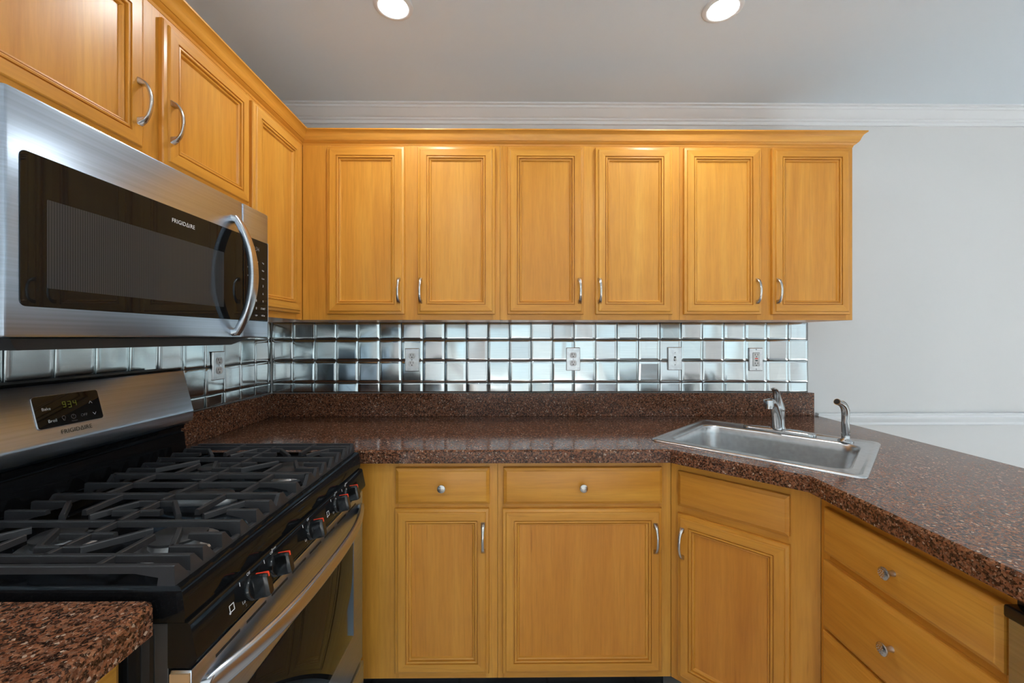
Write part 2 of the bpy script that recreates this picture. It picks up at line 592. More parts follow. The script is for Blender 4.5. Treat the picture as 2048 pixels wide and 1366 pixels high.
# ------------------------------------------------------------------ the room
def shell():
    def hole_wall(name, wl):
        ops = sorted([q for q in OPEN if q[1] == wl], key=lambda q: q[2])
        mb = MB()
        lo, hi = (FY, 0.0) if wl == 'right' else (0.0, RX)
        def bx(a, b, z0, z1):
            if b - a < 1e-4 or z1 - z0 < 1e-4:
                return
            if wl == 'right':
                mb.box(RX, RX + 0.12, a, b, z0, z1, 'wall')
            else:
                mb.box(a, b, FY - 0.12, FY, z0, z1, 'wall')
        c = lo
        for (n, _, a, b, z0, z1) in ops:
            bx(c, a, 0, CZ)
            bx(a, b, 0, z0)
            bx(a, b, z1, CZ)
            c = b
        bx(c, hi, 0, CZ)
        struct(mb.build(name))
    mb = MB(); mb.box(-0.12, RX + 0.12, 0, 0.12, 0, CZ, 'wall'); struct(mb.build('wall_back'))
    mb = MB(); mb.box(-0.12, 0, FY - 0.12, 0, 0, CZ, 'wall'); struct(mb.build('wall_left'))
    hole_wall('wall_right', 'right')
    hole_wall('wall_front', 'front')
    mb = MB(); mb.box(-0.12, RX + 0.12, FY - 0.12, 0.12, -0.1, 0, 'floor'); struct(mb.build('floor'))
    mb = MB(); mb.box(-0.12, RX + 0.12, FY - 0.12, 0.12, CZ, CZ + 0.1, 'ceil'); struct(mb.build('ceiling'))
    for (n, wl, a, b, z0, z1) in OPEN:
        mb = MB()
        def bx(p, q, s, t, d0=0.0, d1=0.07):
            if wl == 'right':
                mb.box(RX + d0, RX + d1, p, q, s, t, 'trim')
            else:
                mb.box(p, q, FY - d1, FY - d0, s, t, 'trim')
        wd = 0.05
        bx(a, a + wd, z0, z1); bx(b - wd, b, z0, z1); bx(a + wd, b - wd, z0, z0 + wd); bx(a + wd, b - wd, z1 - wd, z1)
        mid = (a + b) / 2
        bx(mid - 0.03, mid + 0.03, z0 + wd, z1 - wd, 0.01, 0.06)
        for kz in (1, 2, 3):
            zz = z0 + (z1 - z0) * kz / 4
            bx(a + wd, mid - 0.03, zz - 0.01, zz + 0.01, 0.03, 0.05)
            bx(mid + 0.03, b - wd, zz - 0.01, zz + 0.01, 0.03, 0.05)
        struct(mb.build(n))
    # ceiling crown on the back wall and the left wall
    prof = [(0, 2.374), (0.010, 2.374), (0.012, 2.378), (0.012, 2.388), (0.020, 2.391), (0.022, 2.398), (0.028, 2.399),
            (0.034, 2.404), (0.046, 2.412), (0.056, 2.421), (0.060, 2.425), (0.066, 2.426), (0.068, 2.429), (0.068, 2.436), (0.080, 2.438),
            (0.080, CZ), (0, CZ)]
    mb = MB(); mb.prism(prof, lambda p, q, t: (t, -p, q), 0.081, RX, 'trim'); struct(mb.build('trim_1'))
    mb = MB(); mb.prism(prof, lambda p, q, t: (p, t, q), FY, 0.0, 'trim'); struct(mb.build('trim_3'))
    # chair rail to the right of the worktop
    rail = [(0, 0.862), (0.008, 0.862), (0.012, 0.868), (0.010, 0.878), (0.014, 0.888), (0.020, 0.896), (0.022, 0.906), (0.018, 0.915),
            (0.022, 0.919), (0.022, 0.925), (0, 0.927)]
    mb = MB(); mb.prism(rail, lambda p, q, t: (t, -p, q), 2.7385, RX, 'trim'); struct(mb.build('trim_2'))
shell()

# ------------------------------------------------------------------ metal tiles
def tile_field(mb, fr, aed, bed):
    g = 0.0008
    n = 8
    for i in range(len(aed) - 1):
        for j in range(len(bed) - 1):
            a0, a1, b0, b1 = aed[i] + g, aed[i + 1] - g, bed[j] + g, bed[j + 1] - g
            if a1 - a0 < 0.004 or b1 - b0 < 0.004:
                continue
            ta, tb = random.gauss(0, 0.026), random.gauss(0, 0.026)
            dome = random.gauss(0.0003, 0.0008)
            domb = random.gauss(0.0003, 0.0008)
            ph = random.random() * 6.28
            wamp = abs(random.gauss(0, 0.00020))
            def hgt(a, b):
                s = (a - (a0 + a1) / 2) / 0.054
                q = (b - (b0 + b1) / 2) / 0.054
                return 0.0054 + ta * s * 0.054 + tb * q * 0.054 + dome * (1 - s * s) + domb * (1 - q * q) + wamp * math.sin(2.2 * s + 1.7 * q + ph)
            e = 0.0018
            A = [a0, a0 + e * 0.35] + [a0 + e + (a1 - a0 - 2 * e) * k / n for k in range(n + 1)] + [a1 - e * 0.35, a1]
            B = [b0, b0 + e * 0.35] + [b0 + e + (b1 - b0 - 2 * e) * k / n for k in range(n + 1)] + [b1 - e * 0.35, b1]
            grid = []
            for ia, a in enumerate(A):
                row = []
                for ib, b in enumerate(B):
                    h = max(0.0022, hgt(a, b))
                    m_ = min(ia, len(A) - 1 - ia, ib, len(B) - 1 - ib)
                    if m_ == 0:
                        h = 0.0012
                    elif m_ == 1:
                        h -= 0.0009
                    row.append(mb.v(fr(a, b, h)))
                grid.append(row)
            for ia in range(len(A) - 1):
                for ib in range(len(B) - 1):
                    mb.face([grid[ia][ib], grid[ia + 1][ib], grid[ia + 1][ib + 1], grid[ia][ib + 1]], 'tile')
    mb.box(aed[0], aed[-1], bed[0], bed[-1], 0.0, 0.0016, 'joint', fr=fr)

ZE = [1.030, 1.0795, 1.1875, 1.2955, 1.3805]
mb = MB()
tile_field(mb, Frame((0, -0.0005, 0), (1, 0, 0)), [0.0085] + [0.1113 + 0.108 * k for k in range(24)] + [2.698], ZE)
tag(mb.build('tile_backsplash', sharp=60, recalc=False), 'stainless steel tile backsplash on the back wall behind the sink run', 'backsplash')
mb = MB()
ye = [-2.2] + sorted([-(0.0297 + 0.108 * k) for k in range(21)]) + [-0.0085]
tile_field(mb, Frame((0.0005, 0, 0), (0, 1, 0)), ye, ZE)
tag(mb.build('tile_backsplash', sharp=60, recalc=False), 'stainless steel tile backsplash on the left wall behind the range', 'backsplash')

# ------------------------------------------------------------------ cabinet parts
DOOR_P = [(0, 0), (0, 0.009), (0.002, 0.0125), (0.011, 0.0150), (0.0125, 0.0188), (0.0145, 0.0200), (0.0396, 0.0200), (0.0402, 0.0145),
          (0.0424, 0.0145), (0.0434, 0.0186), (0.0470, 0.0192), (0.0492, 0.0184), (0.0498, 0.0112), (0.0520, 0.0112), (0.0532, 0.0140),
          (0.0570, 0.0128), (0.0590, 0.0085), (0.0600, 0.0070)]
SLAB_P = [(0, 0), (0, 0.010), (0.0015, 0.0130), (0.0100, 0.0175), (0.0115, 0.0194), (0.0130, 0.0200)]

def ring(fr, w_, h_, d, c):
    return [fr(d, d, c), fr(w_ - d, d, c), fr(w_ - d, h_ - d, c), fr(d, h_ - d, c)]

def make_door(fr, w_, h_, parent, name='door', panel='wv'):
    mb = MB()
    loops = [ring(fr, w_, h_, d, c) for d, c in DOOR_P]
    L = mb.loft(loops, 'wv', cap0=True, cap1=False, mats=lambda i: 'wh' if i in (0, 2) else 'wv')
    mb.face(L[-1], panel)
    return mb.build(name, parent, sharp=24)

def make_slab(fr, w_, h_, parent, name='drawer'):
    mb = MB()
    loops = [ring(fr, w_, h_, d, c) for d, c in SLAB_P]
    mb.loft(loops, 'wh')
    return mb.build(name, parent, sharp=24)

def make_handle(fr, parent):
    """arched bar pull, centred on the frame origin, standing off along c"""
    mb = MB()
    L = 0.053
    loops = []
    ks = 20
    for k in range(ks + 1):
        t = -1 + 2 * k / ks
        b = L * t * (1 - 0.10 * (abs(t) ** 6))
        arch = max(0.0, 1 - abs(t) ** 2.2)
        out = 0.0035 + 0.0235 * arch ** 0.85
        wd = 0.0047 + 0.0036 * abs(t) ** 4
        th = 0.0030 + 0.0028 * abs(t) ** 6
        # direction of the bar in the b-c plane
        e = 0.02
        t2 = min(1, max(-1, t + e)); t1 = min(1, max(-1, t - e))
        def pos(q):
            return (L * q * (1 - 0.10 * (abs(q) ** 6)), 0.0035 + 0.0235 * max(0.0, 1 - abs(q) ** 2.2) ** 0.85)
        p2, p1 = pos(t2), pos(t1)
        db, dc = p2[0] - p1[0], p2[1] - p1[1]
        ln = math.hypot(db, dc) or 1
        nb, nc = -dc / ln, db / ln
        lp = []
        for q in range(10):
            an = 2 * math.pi * (q + 0.5) / 10
            ca, sa = math.cos(an), math.sin(an)
            ca = math.copysign(abs(ca) ** 0.6, ca)
            sa = math.copysign(abs(sa) ** 0.6, sa)
            lp.append(fr(wd * ca, b + nb * th * sa, max(0.0005, out + nc * th * sa)))
        loops.append(lp)
    mb.loft(loops, 'nickel')
    for s in (-1, 1):     # flared feet that meet the door
        f0 = [fr(p[0], s * (L - 0.006) + p[1], 0.0) for p in rrect(0, 0, 0.0082, 0.0085, 0.003, 3)]
        f1 = [fr(p[0], s * (L - 0.0075) + p[1], 0.005) for p in rrect(0, 0, 0.0078, 0.0075, 0.003, 3)]
        f2 = [fr(p[0], s * (L - 0.0120) + p[1], 0.013) for p in rrect(0, 0, 0.0058, 0.0042, 0.002, 3)]
        mb.loft([f0, f1, f2], 'nickel')
    return mb.build('handle', parent, sharp=40)

def make_knob(fr, parent):
    mb = MB()
    mb.lathe([(0.0075, 0), (0.0065, 0.004), (0.0055, 0.010), (0.0062, 0.016), (0.0130, 0.020), (0.0146, 0.0225), (0.0140, 0.0250),
              (0.0105, 0.0270), (0.0050, 0.0280), (0.0, 0.0282)], fr(0, 0), fr.n, 24, 'nickel')
    for rr, cnt in ((0.0, 1), (0.0042, 6), (0.0084, 11)):
        for k in range(cnt):
            a = 2 * math.pi * k / cnt
            ct = fr(rr * math.cos(a), rr * math.sin(a), 0.0278 - rr * rr * 9)
            mb.lathe([(0.0011, -0.0006), (0.0010, 0.0005), (0.0005, 0.0010), (0, 0.0011)], ct, fr.n, 6, 'nickel')
    return mb.build('knob', parent, sharp=40)

def bx(mb, fr, a0, a1, b0, b1, c0, c1, mat, bev=0.0):
    mb.box(a0, a1, b0, b1, c0, c1, mat, bev, fr=lambda a, b, c: fr(a, b, c))

def cabinet(name, label, fr, w_, h_, depth, stiles, rails, doors=(), drawers=(), group=None, kick=None, recess=0.0):
    """fr: lower left front corner of the face frame. doors: (a0,a1,b0,b1,handle_a,handle_b); drawers: (a0,a1,b0,b1,knob?)
    stiles: (a0,a1); rails: (b0,b1) for the face frame."""
    base = fr(w_ / 2, -(kick or 0.0), -depth / 2)
    root = thing(name, label, 'cabinet', tuple(base), group)
    mb = MB()
    bx(mb, fr, 0.0005, w_ - 0.0005, 0.0, h_, -depth, -0.019, 'wv')
    mb.build('body', root)
    mb = MB()
    for (a0, a1) in stiles:
        bx(mb, fr, a0 + 0.0004, a1 - 0.0004, 0.0, h_, -0.019, 0.0, 'wv', 0.0006)
    sp = sorted(stiles)
    for (b0, b1) in rails:
        for k in range(len(sp) - 1):
            bx(mb, fr, sp[k][1] - 0.0002, sp[k + 1][0] + 0.0002, b0, b1, -0.019, -0.0002, 'wh')
    mb.build('face_frame', root, sharp=20)
    if kick:
        mb = MB()
        bx(mb, fr, 0.0, w_, -kick, -0.001, -depth, -0.075, 'kick')
        mb.build('toe_kick', root)
    for (a0, a1, b0, b1, ha, hb) in doors:
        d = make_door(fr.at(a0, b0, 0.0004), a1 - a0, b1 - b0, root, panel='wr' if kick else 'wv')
        if ha is not None:
            h = make_handle(fr.at(ha, hb, 0.0200), None)
            h.parent = d
            h.matrix_parent_inverse = Matrix.Identity(4)
    for (a0, a1, b0, b1, kn) in drawers:
        d = make_slab(fr.at(a0, b0, 0.0004), a1 - a0, b1 - b0, root)
        if kn:
            k = make_knob(fr.at(*kn, 0.0200), None)
            k.parent = d
            k.matrix_parent_inverse = Matrix.Identity(4)
    return root

UB, UT = 1.381, 2.134
DB0, DB1 = 1.405 - UB, 2.117 - UB
UF = -0.307
def upper_back(x0, x1, d1, d2, h1, h2, label, st):
    fr = Frame((x0, UF, UB), (1, 0, 0))
    cabinet('wall_cabinet', label, fr, x1 - x0, UT - UB, 0.302,
            [(a - x0, b - x0) for a, b in st], [(0, 0.038), (UT - UB - 0.05, UT - UB)],
            doors=[(d1[0] - x0, d1[1] - x0, DB0, DB1, h1 - x0, 1.504 - UB), (d2[0] - x0, d2[1] - x0, DB0, DB1, h2 - x0, 1.504 - UB)],
            group='wall cabinets on the back wall')
upper_back(0.3075, 1.150, (0.416, 0.744), (0.799, 1.129), 0.722, 0.814,
           'honey maple two-door wall cabinet in the corner, nearest the microwave on the back wall',
           [(0.3075, 0.428), (0.732, 0.811), (1.117, 1.150)])
upper_back(1.150, 1.922, (1.182, 1.507), (1.558, 1.888), 1.4885, 1.574,
           'middle two-door honey maple wall cabinet on the back wall, above the countertop',
           [(1.150, 1.194), (1.495, 1.570), (1.876, 1.922)])
upper_back(1.922, 2.672, (1.937, 2.269), (2.316, 2.654), 2.248, 2.336,
           'two-door honey maple wall cabinet at the right end, above the sink',
           [(1.922, 1.949), (2.257, 2.328), (2.642, 2.672)])

# left wall: single tall door beside the microwave, short pair above it
fr = Frame((UF * -1, -0.690, UB), (0, 1, 0))
cabinet('wall_cabinet', 'single-door honey maple wall cabinet on the left wall between microwave and corner', fr, 0.690 - 0.004, UT - UB, 0.302,
        [(0, 0.030), (0.690 - 0.364, 0.690 - 0.3085)], [(0, 0.038), (UT - UB - 0.05, UT - UB)],
        doors=[(0.015, 0.690 - 0.352, DB0, 2.110 - UB, None, None)])
MB0 = 1.722
fr = Frame((UF * -1, -1.455, MB0), (0, 1, 0))
cabinet('wall_cabinet', 'short two-door honey maple cabinet on the left wall above the microwave', fr, 1.455 - 0.6905, UT - MB0, 0.302,
        [(0, 0.03), (1.455 - 1.107, 1.455 - 1.038), (1.455 - 0.712, 0.7645)], [(0, 0.03), (UT - MB0 - 0.05, UT - MB0)],
        doors=[(0.007, 1.455 - 1.098, 1.741 - MB0, 2.110 - MB0, 1.455 - 1.118, 1.856 - MB0),
               (1.455 - 1.043, 1.455 - 0.694, 1.741 - MB0, 2.110 - MB0, 1.455 - 1.022, 1.856 - MB0)])

# cabinet crown: one continuous moulding round the wall cabinets
cp = [(-0.020, 2.126), (0.001, 2.126), (0.003, 2.133), (0.011, 2.139), (0.0125, 2.142), (0.0150, 2.1425), (0.019, 2.149), (0.0215, 2.157),
      (0.024, 2.163), (0.028, 2.170), (0.036, 2.1755), (0.038, 2.177), (0.038, 2.182), (-0.020, 2.182)]
path = [((-UF, -1.4555), (1, 0)), ((-UF, UF), (1, -1)), ((2.672, UF), (1, -1)), ((2.672, -0.002), (1, 0))]
mb = MB()
loops = []
for (p, d) in path:
    loops.append([(p[0] + d[0] * o, p[1] + d[1] * o, z + 0.0005) for o, z in cp])
mb.loft(loops, 'wh')
tag(mb.build('crown_moulding', sharp=30), 'honey maple crown moulding running along the tops of the wall cabinets', 'moulding')

# ------------------------------------------------------------------ base cabinets
BZ = 0.086
BT = 0.868
BF = -0.600
BH = BT - BZ
fr = Frame((0.605, BF, BZ), (1, 0, 0))
X0 = 0.605
cabinet('base_cabinet', 'narrow honey maple base cabinet with one drawer, right of the range', fr, 1.147 - X0, BH, 0.58,
        [(0, 0.795 - X0), (1.105 - X0, 1.147 - X0)], [(0, 0.04), (0.690 - BZ, 0.725 - BZ), (0.835 - BZ, BH)],
        doors=[(0.782 - X0, 1.117 - X0, 0.110 - BZ, 0.698 - BZ, 1.096 - X0, 0.5975 - BZ)],
        drawers=[(0.785 - X0, 1.119 - X0, 0.714 - BZ, 0.8435 - BZ, (0.952 - X0, 0.7785 - BZ))], kick=BZ,
        group='base cabinets on the back wall')
X0 = 1.147
cabinet('base_cabinet', 'wide honey maple base cabinet with one drawer over one broad door', Frame((X0, BF, BZ), (1, 0, 0)), 1.7705 - X0, BH, 0.58,
        [(0, 0.030), (1.722 - X0, 1.7705 - X0)], [(0, 0.04), (0.690 - BZ, 0.725 - BZ), (0.835 - BZ, BH)],
        doors=[(1.165 - X0, 1.734 - X0, 0.110 - BZ, 0.697 - BZ, 1.708 - X0, 0.592 - BZ)],
        drawers=[(1.168 - X0, 1.735 - X0, 0.713 - BZ, 0.8435 - BZ, (1.449 - X0, 0.7785 - BZ))], kick=BZ,
        group='base cabinets on the back wall')

# diagonal sink base: solid body cut to the corner, face on the diagonal
s2 = math.sqrt(0.5)
P1 = (1.7715, -0.600); P2 = (2.081, -0.9095)
fd = Frame((P1[0], P1[1], BZ), (s2, -s2, 0))
WD = math.dist(P1, P2)
root = thing('base_cabinet', 'diagonal honey maple sink cabinet in the corner with false drawer and one door', 'cabinet', (2.25, -0.45, 0.0))
mb = MB()
k = 0.0195
pp = [(P1[0] + 0.0005, P1[1] + k), (P2[0] + k, P2[1] + 0.0005), (2.68, P2[1] + 0.0005), (2.68, -0.005), (P1[0] + 0.0005, -0.005)]
mb.prism(pp, lambda p, q, t: (p, q, t), BZ, 0.70, 'wv')
mb.build('body', root)
mb = MB()
for (a0, a1) in ((0.0, 0.042), (WD - 0.078, WD)):
    bx(mb, fd, a0, a1, 0, BH, -0.019, 0, 'wv', 0.0006)
for (b0, b1) in ((0, 0.04), (0.684 - BZ, 0.724 - BZ), (0.828 - BZ, BH)):
    bx(mb, fd, 0.042, WD - 0.078, b0, b1, -0.019, -0.0002, 'wh')
mb.build('face_frame', root, sharp=20)
mb = MB(); bx(mb, fd, 0.03, WD - 0.03, -BZ, -0.001, -0.2, -0.075, 'kick'); mb.build('toe_kick', root)
d0 = 0.0275 + 0.0; d1 = WD - 0.073
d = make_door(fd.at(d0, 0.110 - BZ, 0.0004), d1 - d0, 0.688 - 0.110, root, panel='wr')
h = make_handle(fd.at(d0 + 0.020, 0.588 - BZ, 0.020), None); h.parent = d
make_slab(fd.at(d0 + 0.002, 0.7135 - BZ, 0.0004), d1 - d0 - 0.002, 0.8365 - 0.7135, root, 'false_drawer_front')

# peninsula drawer stack
PX = 2.081
fp = Frame((PX, -0.9105, BZ), (0, -1, 0))
A = lambda y: -y - 0.9105
W3 = 1.378 - 0.9105
cabinet('drawer_cabinet', 'honey maple three-drawer base cabinet in the peninsula, right of the sink', fp, W3, BH, 0.598,
        [(0, 0.032), (W3 - 0.022, W3)], [(0, 0.03), (0.685 - BZ, 0.708 - BZ), (0.490 - BZ, 0.500 - BZ), (0.832 - BZ, BH)],
        drawers=[(A(-0.938), A(-1.365), 0.7065 - BZ, 0.8335 - BZ, (A(-1.157), 0.770 - BZ)),
                 (A(-0.935), A(-1.364), 0.4965 - BZ, 0.685 - BZ, (A(-1.153), 0.595 - BZ)),
                 (A(-0.934), A(-1.364), 0.112 - BZ, 0.488 - BZ, (A(-1.152), 0.300 - BZ))], kick=BZ)

# left base cabinet, this side of the range
X0 = -2.25
fl = Frame((0.600, X0, BZ), (0, 1, 0))
WL = 2.25 - 1.468
cabinet('base_cabinet', 'honey maple base cabinet under the short countertop, near side of the range', fl, WL, BH, 0.598,
        [(0, 0.03), (WL - 0.022, WL)], [(0, 0.04), (0.690 - BZ, 0.725 - BZ), (0.835 - BZ, BH)],
        doors=[(0.015, WL - 0.012, 0.110 - BZ, 0.698 - BZ, 0.04, 0.60 - BZ)],
        drawers=[(0.015, WL - 0.012, 0.714 - BZ, 0.8435 - BZ, (WL / 2, 0.7785 - BZ))], kick=BZ)

# dishwasher at the end of the peninsula
root = thing('dishwasher', 'built-in dishwasher with black top strip at the near end of the peninsula', 'dishwasher', (2.37, -1.68, 0))
fw = Frame((2.072, -1.3795, 0.0), (0, -1, 0))
mb = MB(); bx(mb, fw, 0.0, 0.598, 0.002, 0.866, -0.58, 0, 'black'); mb.build('body', root)
mb = MB(); bx(mb, fw, 0.004, 0.594, 0.11, 0.822, 0.0005, 0.022, 'steel', 0.003); mb.build('door', root)
mb = MB(); bx(mb, fw, 0.003, 0.595, 0.824, 0.846, 0.0005, 0.030, 'knobblack', 0.004); mb.build('control_strip', root)

# ------------------------------------------------------------------ worktops
SC = Vector((2.142, -0.540))          # sink centre
def S(u, v, z):
    return (SC.x + s2 * (u + v), SC.y + s2 * (v - u), z)

def offset_poly(pts, d):
    n = len(pts); out = []
    for i in range(n):
        p0, p1, p2 = Vector(pts[i - 1]), Vector(pts[i]), Vector(pts[(i + 1) % n])
        e1 = (p1 - p0).normalized(); e2 = (p2 - p1).normalized()
        n1 = Vector((-e1.y, e1.x)); n2 = Vector((-e2.y, e2.x))
        b = (n1 + n2); b = b / max(1e-6, b.dot(n1))
        out.append(tuple(p1 + b * d))
    return out

def slab(mb, pts, holes, z0, z1, ch, mat='stone'):
    """pts counter-clockwise"""
    top = offset_poly(pts, ch)
    bm = mb.bm
    mi = mb.mi(mat)
    def fill(loops2d, z, loops3):
        es = []
        for lp in loops3:
            for i in range(len(lp)):
                es.append(bm.edges.get((lp[i], lp[(i + 1) % len(lp)])) or bm.edges.new((lp[i], lp[(i + 1) % len(lp)])))
        r = bmesh.ops.triangle_fill(bm, use_beauty=True, use_dissolve=False, edges=es)
        for g in r['geom']:
            if isinstance(g, bmesh.types.BMFace):
                g.material_index = mi
    tv = [mb.v((p[0], p[1], z1)) for p in top]
    mv = [mb.v((p[0], p[1], z1 - ch)) for p in pts]
    bv = [mb.v((p[0], p[1], z0)) for p in pts]
    n = len(pts)
    for i in range(n):
        j = (i + 1) % n
        mb.face([mv[i], mv[j], tv[j], tv[i]], mat)
        mb.face([bv[i], bv[j], mv[j], mv[i]], mat)
    ht = [[mb.v((p[0], p[1], z1)) for p in h] for h in holes]
    hb = [[mb.v((p[0], p[1], z0)) for p in h] for h in holes]
    for a, b in zip(ht, hb):
        m_ = len(a)
        for i in range(m_):
            mb.face([a[i], a[(i + 1) % m_], b[(i + 1) % m_], b[i]], mat)
    fill(None, z1, [tv] + ht)
    fill(None, z0, [bv] + hb)

CT = 0.914
root = thing('countertop', 'long brown speckled stone countertop from the range round to the sink and peninsula', 'countertop', (1.4, -0.32, BT))
hole = [S(p[0], p[1], 0)[:2] for p in rrect(0, -0.012, 0.290, 0.222, 0.06, 6)]
mb = MB()
slab(mb, [(0.003, -0.003), (0.003, -0.697), (0.645, -0.697), (0.645, -0.645), (1.751, -0.645), (2.035, -0.926), (2.035, -2.02), (2.738, -2.02), (2.738, -0.003)],
     [hole], BT + 0.0005, CT, 0.006)
mb.build('worktop', root, sharp=20)
mb = MB(); mb.box(0.0235, 2.716, -0.023, -0.003, CT + 0.0003, 1.0285, 'stone', 0.0015); mb.build('upstand', root, sharp=20)
mb = MB(); mb.box(0.003, 0.023, -0.697, -0.003, CT + 0.0003, 1.0285, 'stone', 0.0015); mb.build('upstand', root, sharp=20)
root = thing('countertop', 'short brown speckled stone countertop on the near side of the range', 'countertop', (0.33, -1.86, BT))
mb = MB()
slab(mb, [(0.003, -1.4665), (0.003, -2.25), (0.662, -2.25), (0.662, -1.4800), (0.6485, -1.4665)], [], BT + 0.0005, CT, 0.006)
mb.build('worktop', root, sharp=20)
mb = MB(); mb.box(0.003, 0.023, -2.25, -1.4665, CT + 0.0003, 1.0285, 'stone', 0.0015); mb.build('upstand', root, sharp=20)

# ------------------------------------------------------------------ sink, tap, sprayer
root = thing('kitchen_sink', 'single bowl stainless steel drop-in sink set diagonally in the corner countertop', 'sink', S(0, 0, 0.76))
mb = MB()
def SL(cu, cv, hu, hv, r, z):
    return [S(p[0], p[1], z) for p in rrect(cu, cv, hu, hv, r, 7)]
loops = [SL(0, 0, 0.3185, 0.2755, 0.030, CT + 0.0006), SL(0, 0, 0.3180, 0.2750, 0.030, CT + 0.0030), SL(0, 0, 0.3150, 0.2720, 0.028, CT + 0.0058),
         SL(0, 0, 0.3090, 0.2660, 0.026, CT + 0.0066), SL(0, 0, 0.3030, 0.2600, 0.025, CT + 0.0056), SL(0, 0, 0.2990, 0.2560, 0.024, CT + 0.0030),
         SL(0, 0, 0.2950, 0.2520, 0.030, CT + 0.0024), SL(0, -0.016, 0.2800, 0.2080, 0.055, CT + 0.0024), SL(0, -0.016, 0.2755, 0.2035, 0.055, CT + 0.0030),
         SL(0, -0.016, 0.2710, 0.1990, 0.055, CT + 0.0010), SL(0, -0.016, 0.2670, 0.1950, 0.055, CT - 0.0060), SL(0, -0.016, 0.2640, 0.1920, 0.056, CT - 0.030),
         SL(0, -0.016, 0.2560, 0.1840, 0.058, CT - 0.120), SL(0, -0.016, 0.2500, 0.1780, 0.060, CT - 0.150), SL(0, -0.016, 0.2380, 0.1660, 0.060, CT - 0.165),
         SL(0, -0.016, 0.2200, 0.1480, 0.060, CT - 0.170), SL(0, -0.016, 0.08, 0.06, 0.055, CT - 0.173)]
mb.loft(loops, 'sink', cap0=False, cap1=True)
mb.build('basin', root, sharp=50, recalc=True)
mb = MB()
mb.lathe([(0.045, 0), (0.045, 0.003), (0.040, 0.004), (0.034, 0.002), (0.010, 0.001), (0, 0.001)], S(0, -0.016, CT - 0.1725), (0, 0, 1), 24, 'chrome')
mb.build('drain', root)

DZ = CT + 0.0026
FB = S(0.0, 0.2240, 0)
fdir = Vector((-s2, -s2, 0))
root = thing('kitchen_faucet', 'single lever brushed chrome faucet on the sink deck, beside the side sprayer', 'faucet', (FB[0], FB[1], DZ))
mb = MB()
def plate(hu, hv, r, z):
    return [S(p[0], 0.2240 + p[1], z) for p in rrect(0, 0, hu, hv, r, 8)]
mb.loft([plate(0.130, 0.0265, 0.026, DZ), plate(0.130, 0.0265, 0.026, DZ + 0.006), plate(0.127, 0.0235, 0.023, DZ + 0.0105),
         plate(0.085, 0.0205, 0.020, DZ + 0.0150), plate(0.035, 0.0195, 0.019, DZ + 0.0165)], 'chrome')
mb.build('deck_plate', root, sharp=45)
mb = MB()
mb.lathe([(0.0270, 0.012), (0.0262, 0.020), (0.0235, 0.026), (0.0232, 0.060), (0.0236, 0.088), (0.0245, 0.0885)], (FB[0], FB[1], DZ), (0, 0, 1), 28, 'chrome')
mb.build('body', root, sharp=45)
def FP(r, z):
    q = Vector((FB[0], FB[1], 0)) + fdir * r
    return (q.x, q.y, z)
mb = MB()
mb.tube([FP(0.010, 0.940), FP(0.024, 0.975), FP(0.044, 1.008), FP(0.072, 1.036), FP(0.102, 1.050), FP(0.130, 1.053), FP(0.148, 1.051)],
        [0.0185, 0.0178, 0.0165, 0.0155, 0.0150, 0.0150, 0.0140], 'chrome', 16, up=(s2, -s2, 0))
mb.lathe([(0.012, 0.016), (0.0165, 0.014), (0.0178, 0.008), (0.0178, -0.012), (0.0165, -0.0125), (0.0140, -0.013), (0.0140, -0.019), (0.010, -0.019)],
         FP(0.150, 1.050), (0, 0, 1), 24, 'chrome')
mb.build('spout', root, sharp=45)
mb = MB()
mb.tube([FP(0.0, 1.0065), FP(0.0, 1.012), FP(0.002, 1.024), FP(0.008, 1.044), FP(0.018, 1.064), FP(0.032, 1.082), FP(0.050, 1.094), FP(0.070, 1.100), FP(0.082, 1.100)],
        [(0.0242, 0.0242), (0.0250, 0.0250), (0.0222, 0.0228), (0.0168, 0.0178), (0.0122, 0.0138), (0.0085, 0.0122), (0.0060, 0.0120), (0.0048, 0.0105), (0.0025, 0.0050)], 'chrome', 18, up=(s2, -s2, 0))
mb.build('lever_handle', root, sharp=50)

SP = Vector(S(0.222, 0.203, 0))
sdir = Vector((-0.93, -0.37, 0)).normalized()
root = thing('side_sprayer', 'brushed chrome hand sprayer standing right of the faucet on the sink deck', 'sprayer', (SP.x, SP.y, DZ))
mb = MB()
mb.lathe([(0.0245, 0), (0.0250, 0.004), (0.0220, 0.009), (0.0150, 0.012), (0.0132, 0.015), (0.0130, 0.027), (0.0138, 0.0275), (0.0140, 0.032)],
         (SP.x, SP.y, DZ), (0, 0, 1), 24, 'chrome')
mb.build('base', root, sharp=40)
def SQ(r, z):
    q = SP + sdir * r
    return (q.x, q.y, z)
mb = MB()
mb.tube([SQ(0, 0.950), SQ(0.000, 0.958), SQ(0.001, 0.980), SQ(0.0035, 0.996), SQ(0.001, 1.012), SQ(0.001, 1.028), SQ(0.006, 1.043), SQ(0.018, 1.056), SQ(0.034, 1.064), SQ(0.052, 1.070)],
        [0.0125, 0.0130, 0.0128, 0.0115, 0.0124, 0.0128, 0.0126, 0.0118, 0.0108, 0.0116], 'chrome', 16, up=(0.37, -0.93, 0))
mb.build('spray_head', root, sharp=50)
mb = MB()
tip = Vector(SQ(0.0525, 1.0702))
ax = (Vector(SQ(0.052, 1.070)) - Vector(SQ(0.034, 1.064))).normalized()
mb.lathe([(0.0095, -0.002), (0.0095, 0.0008), (0.0, 0.0010)], tip, ax, 16, 'dark_slot')
mb.build('nozzle', root)
mb = MB()
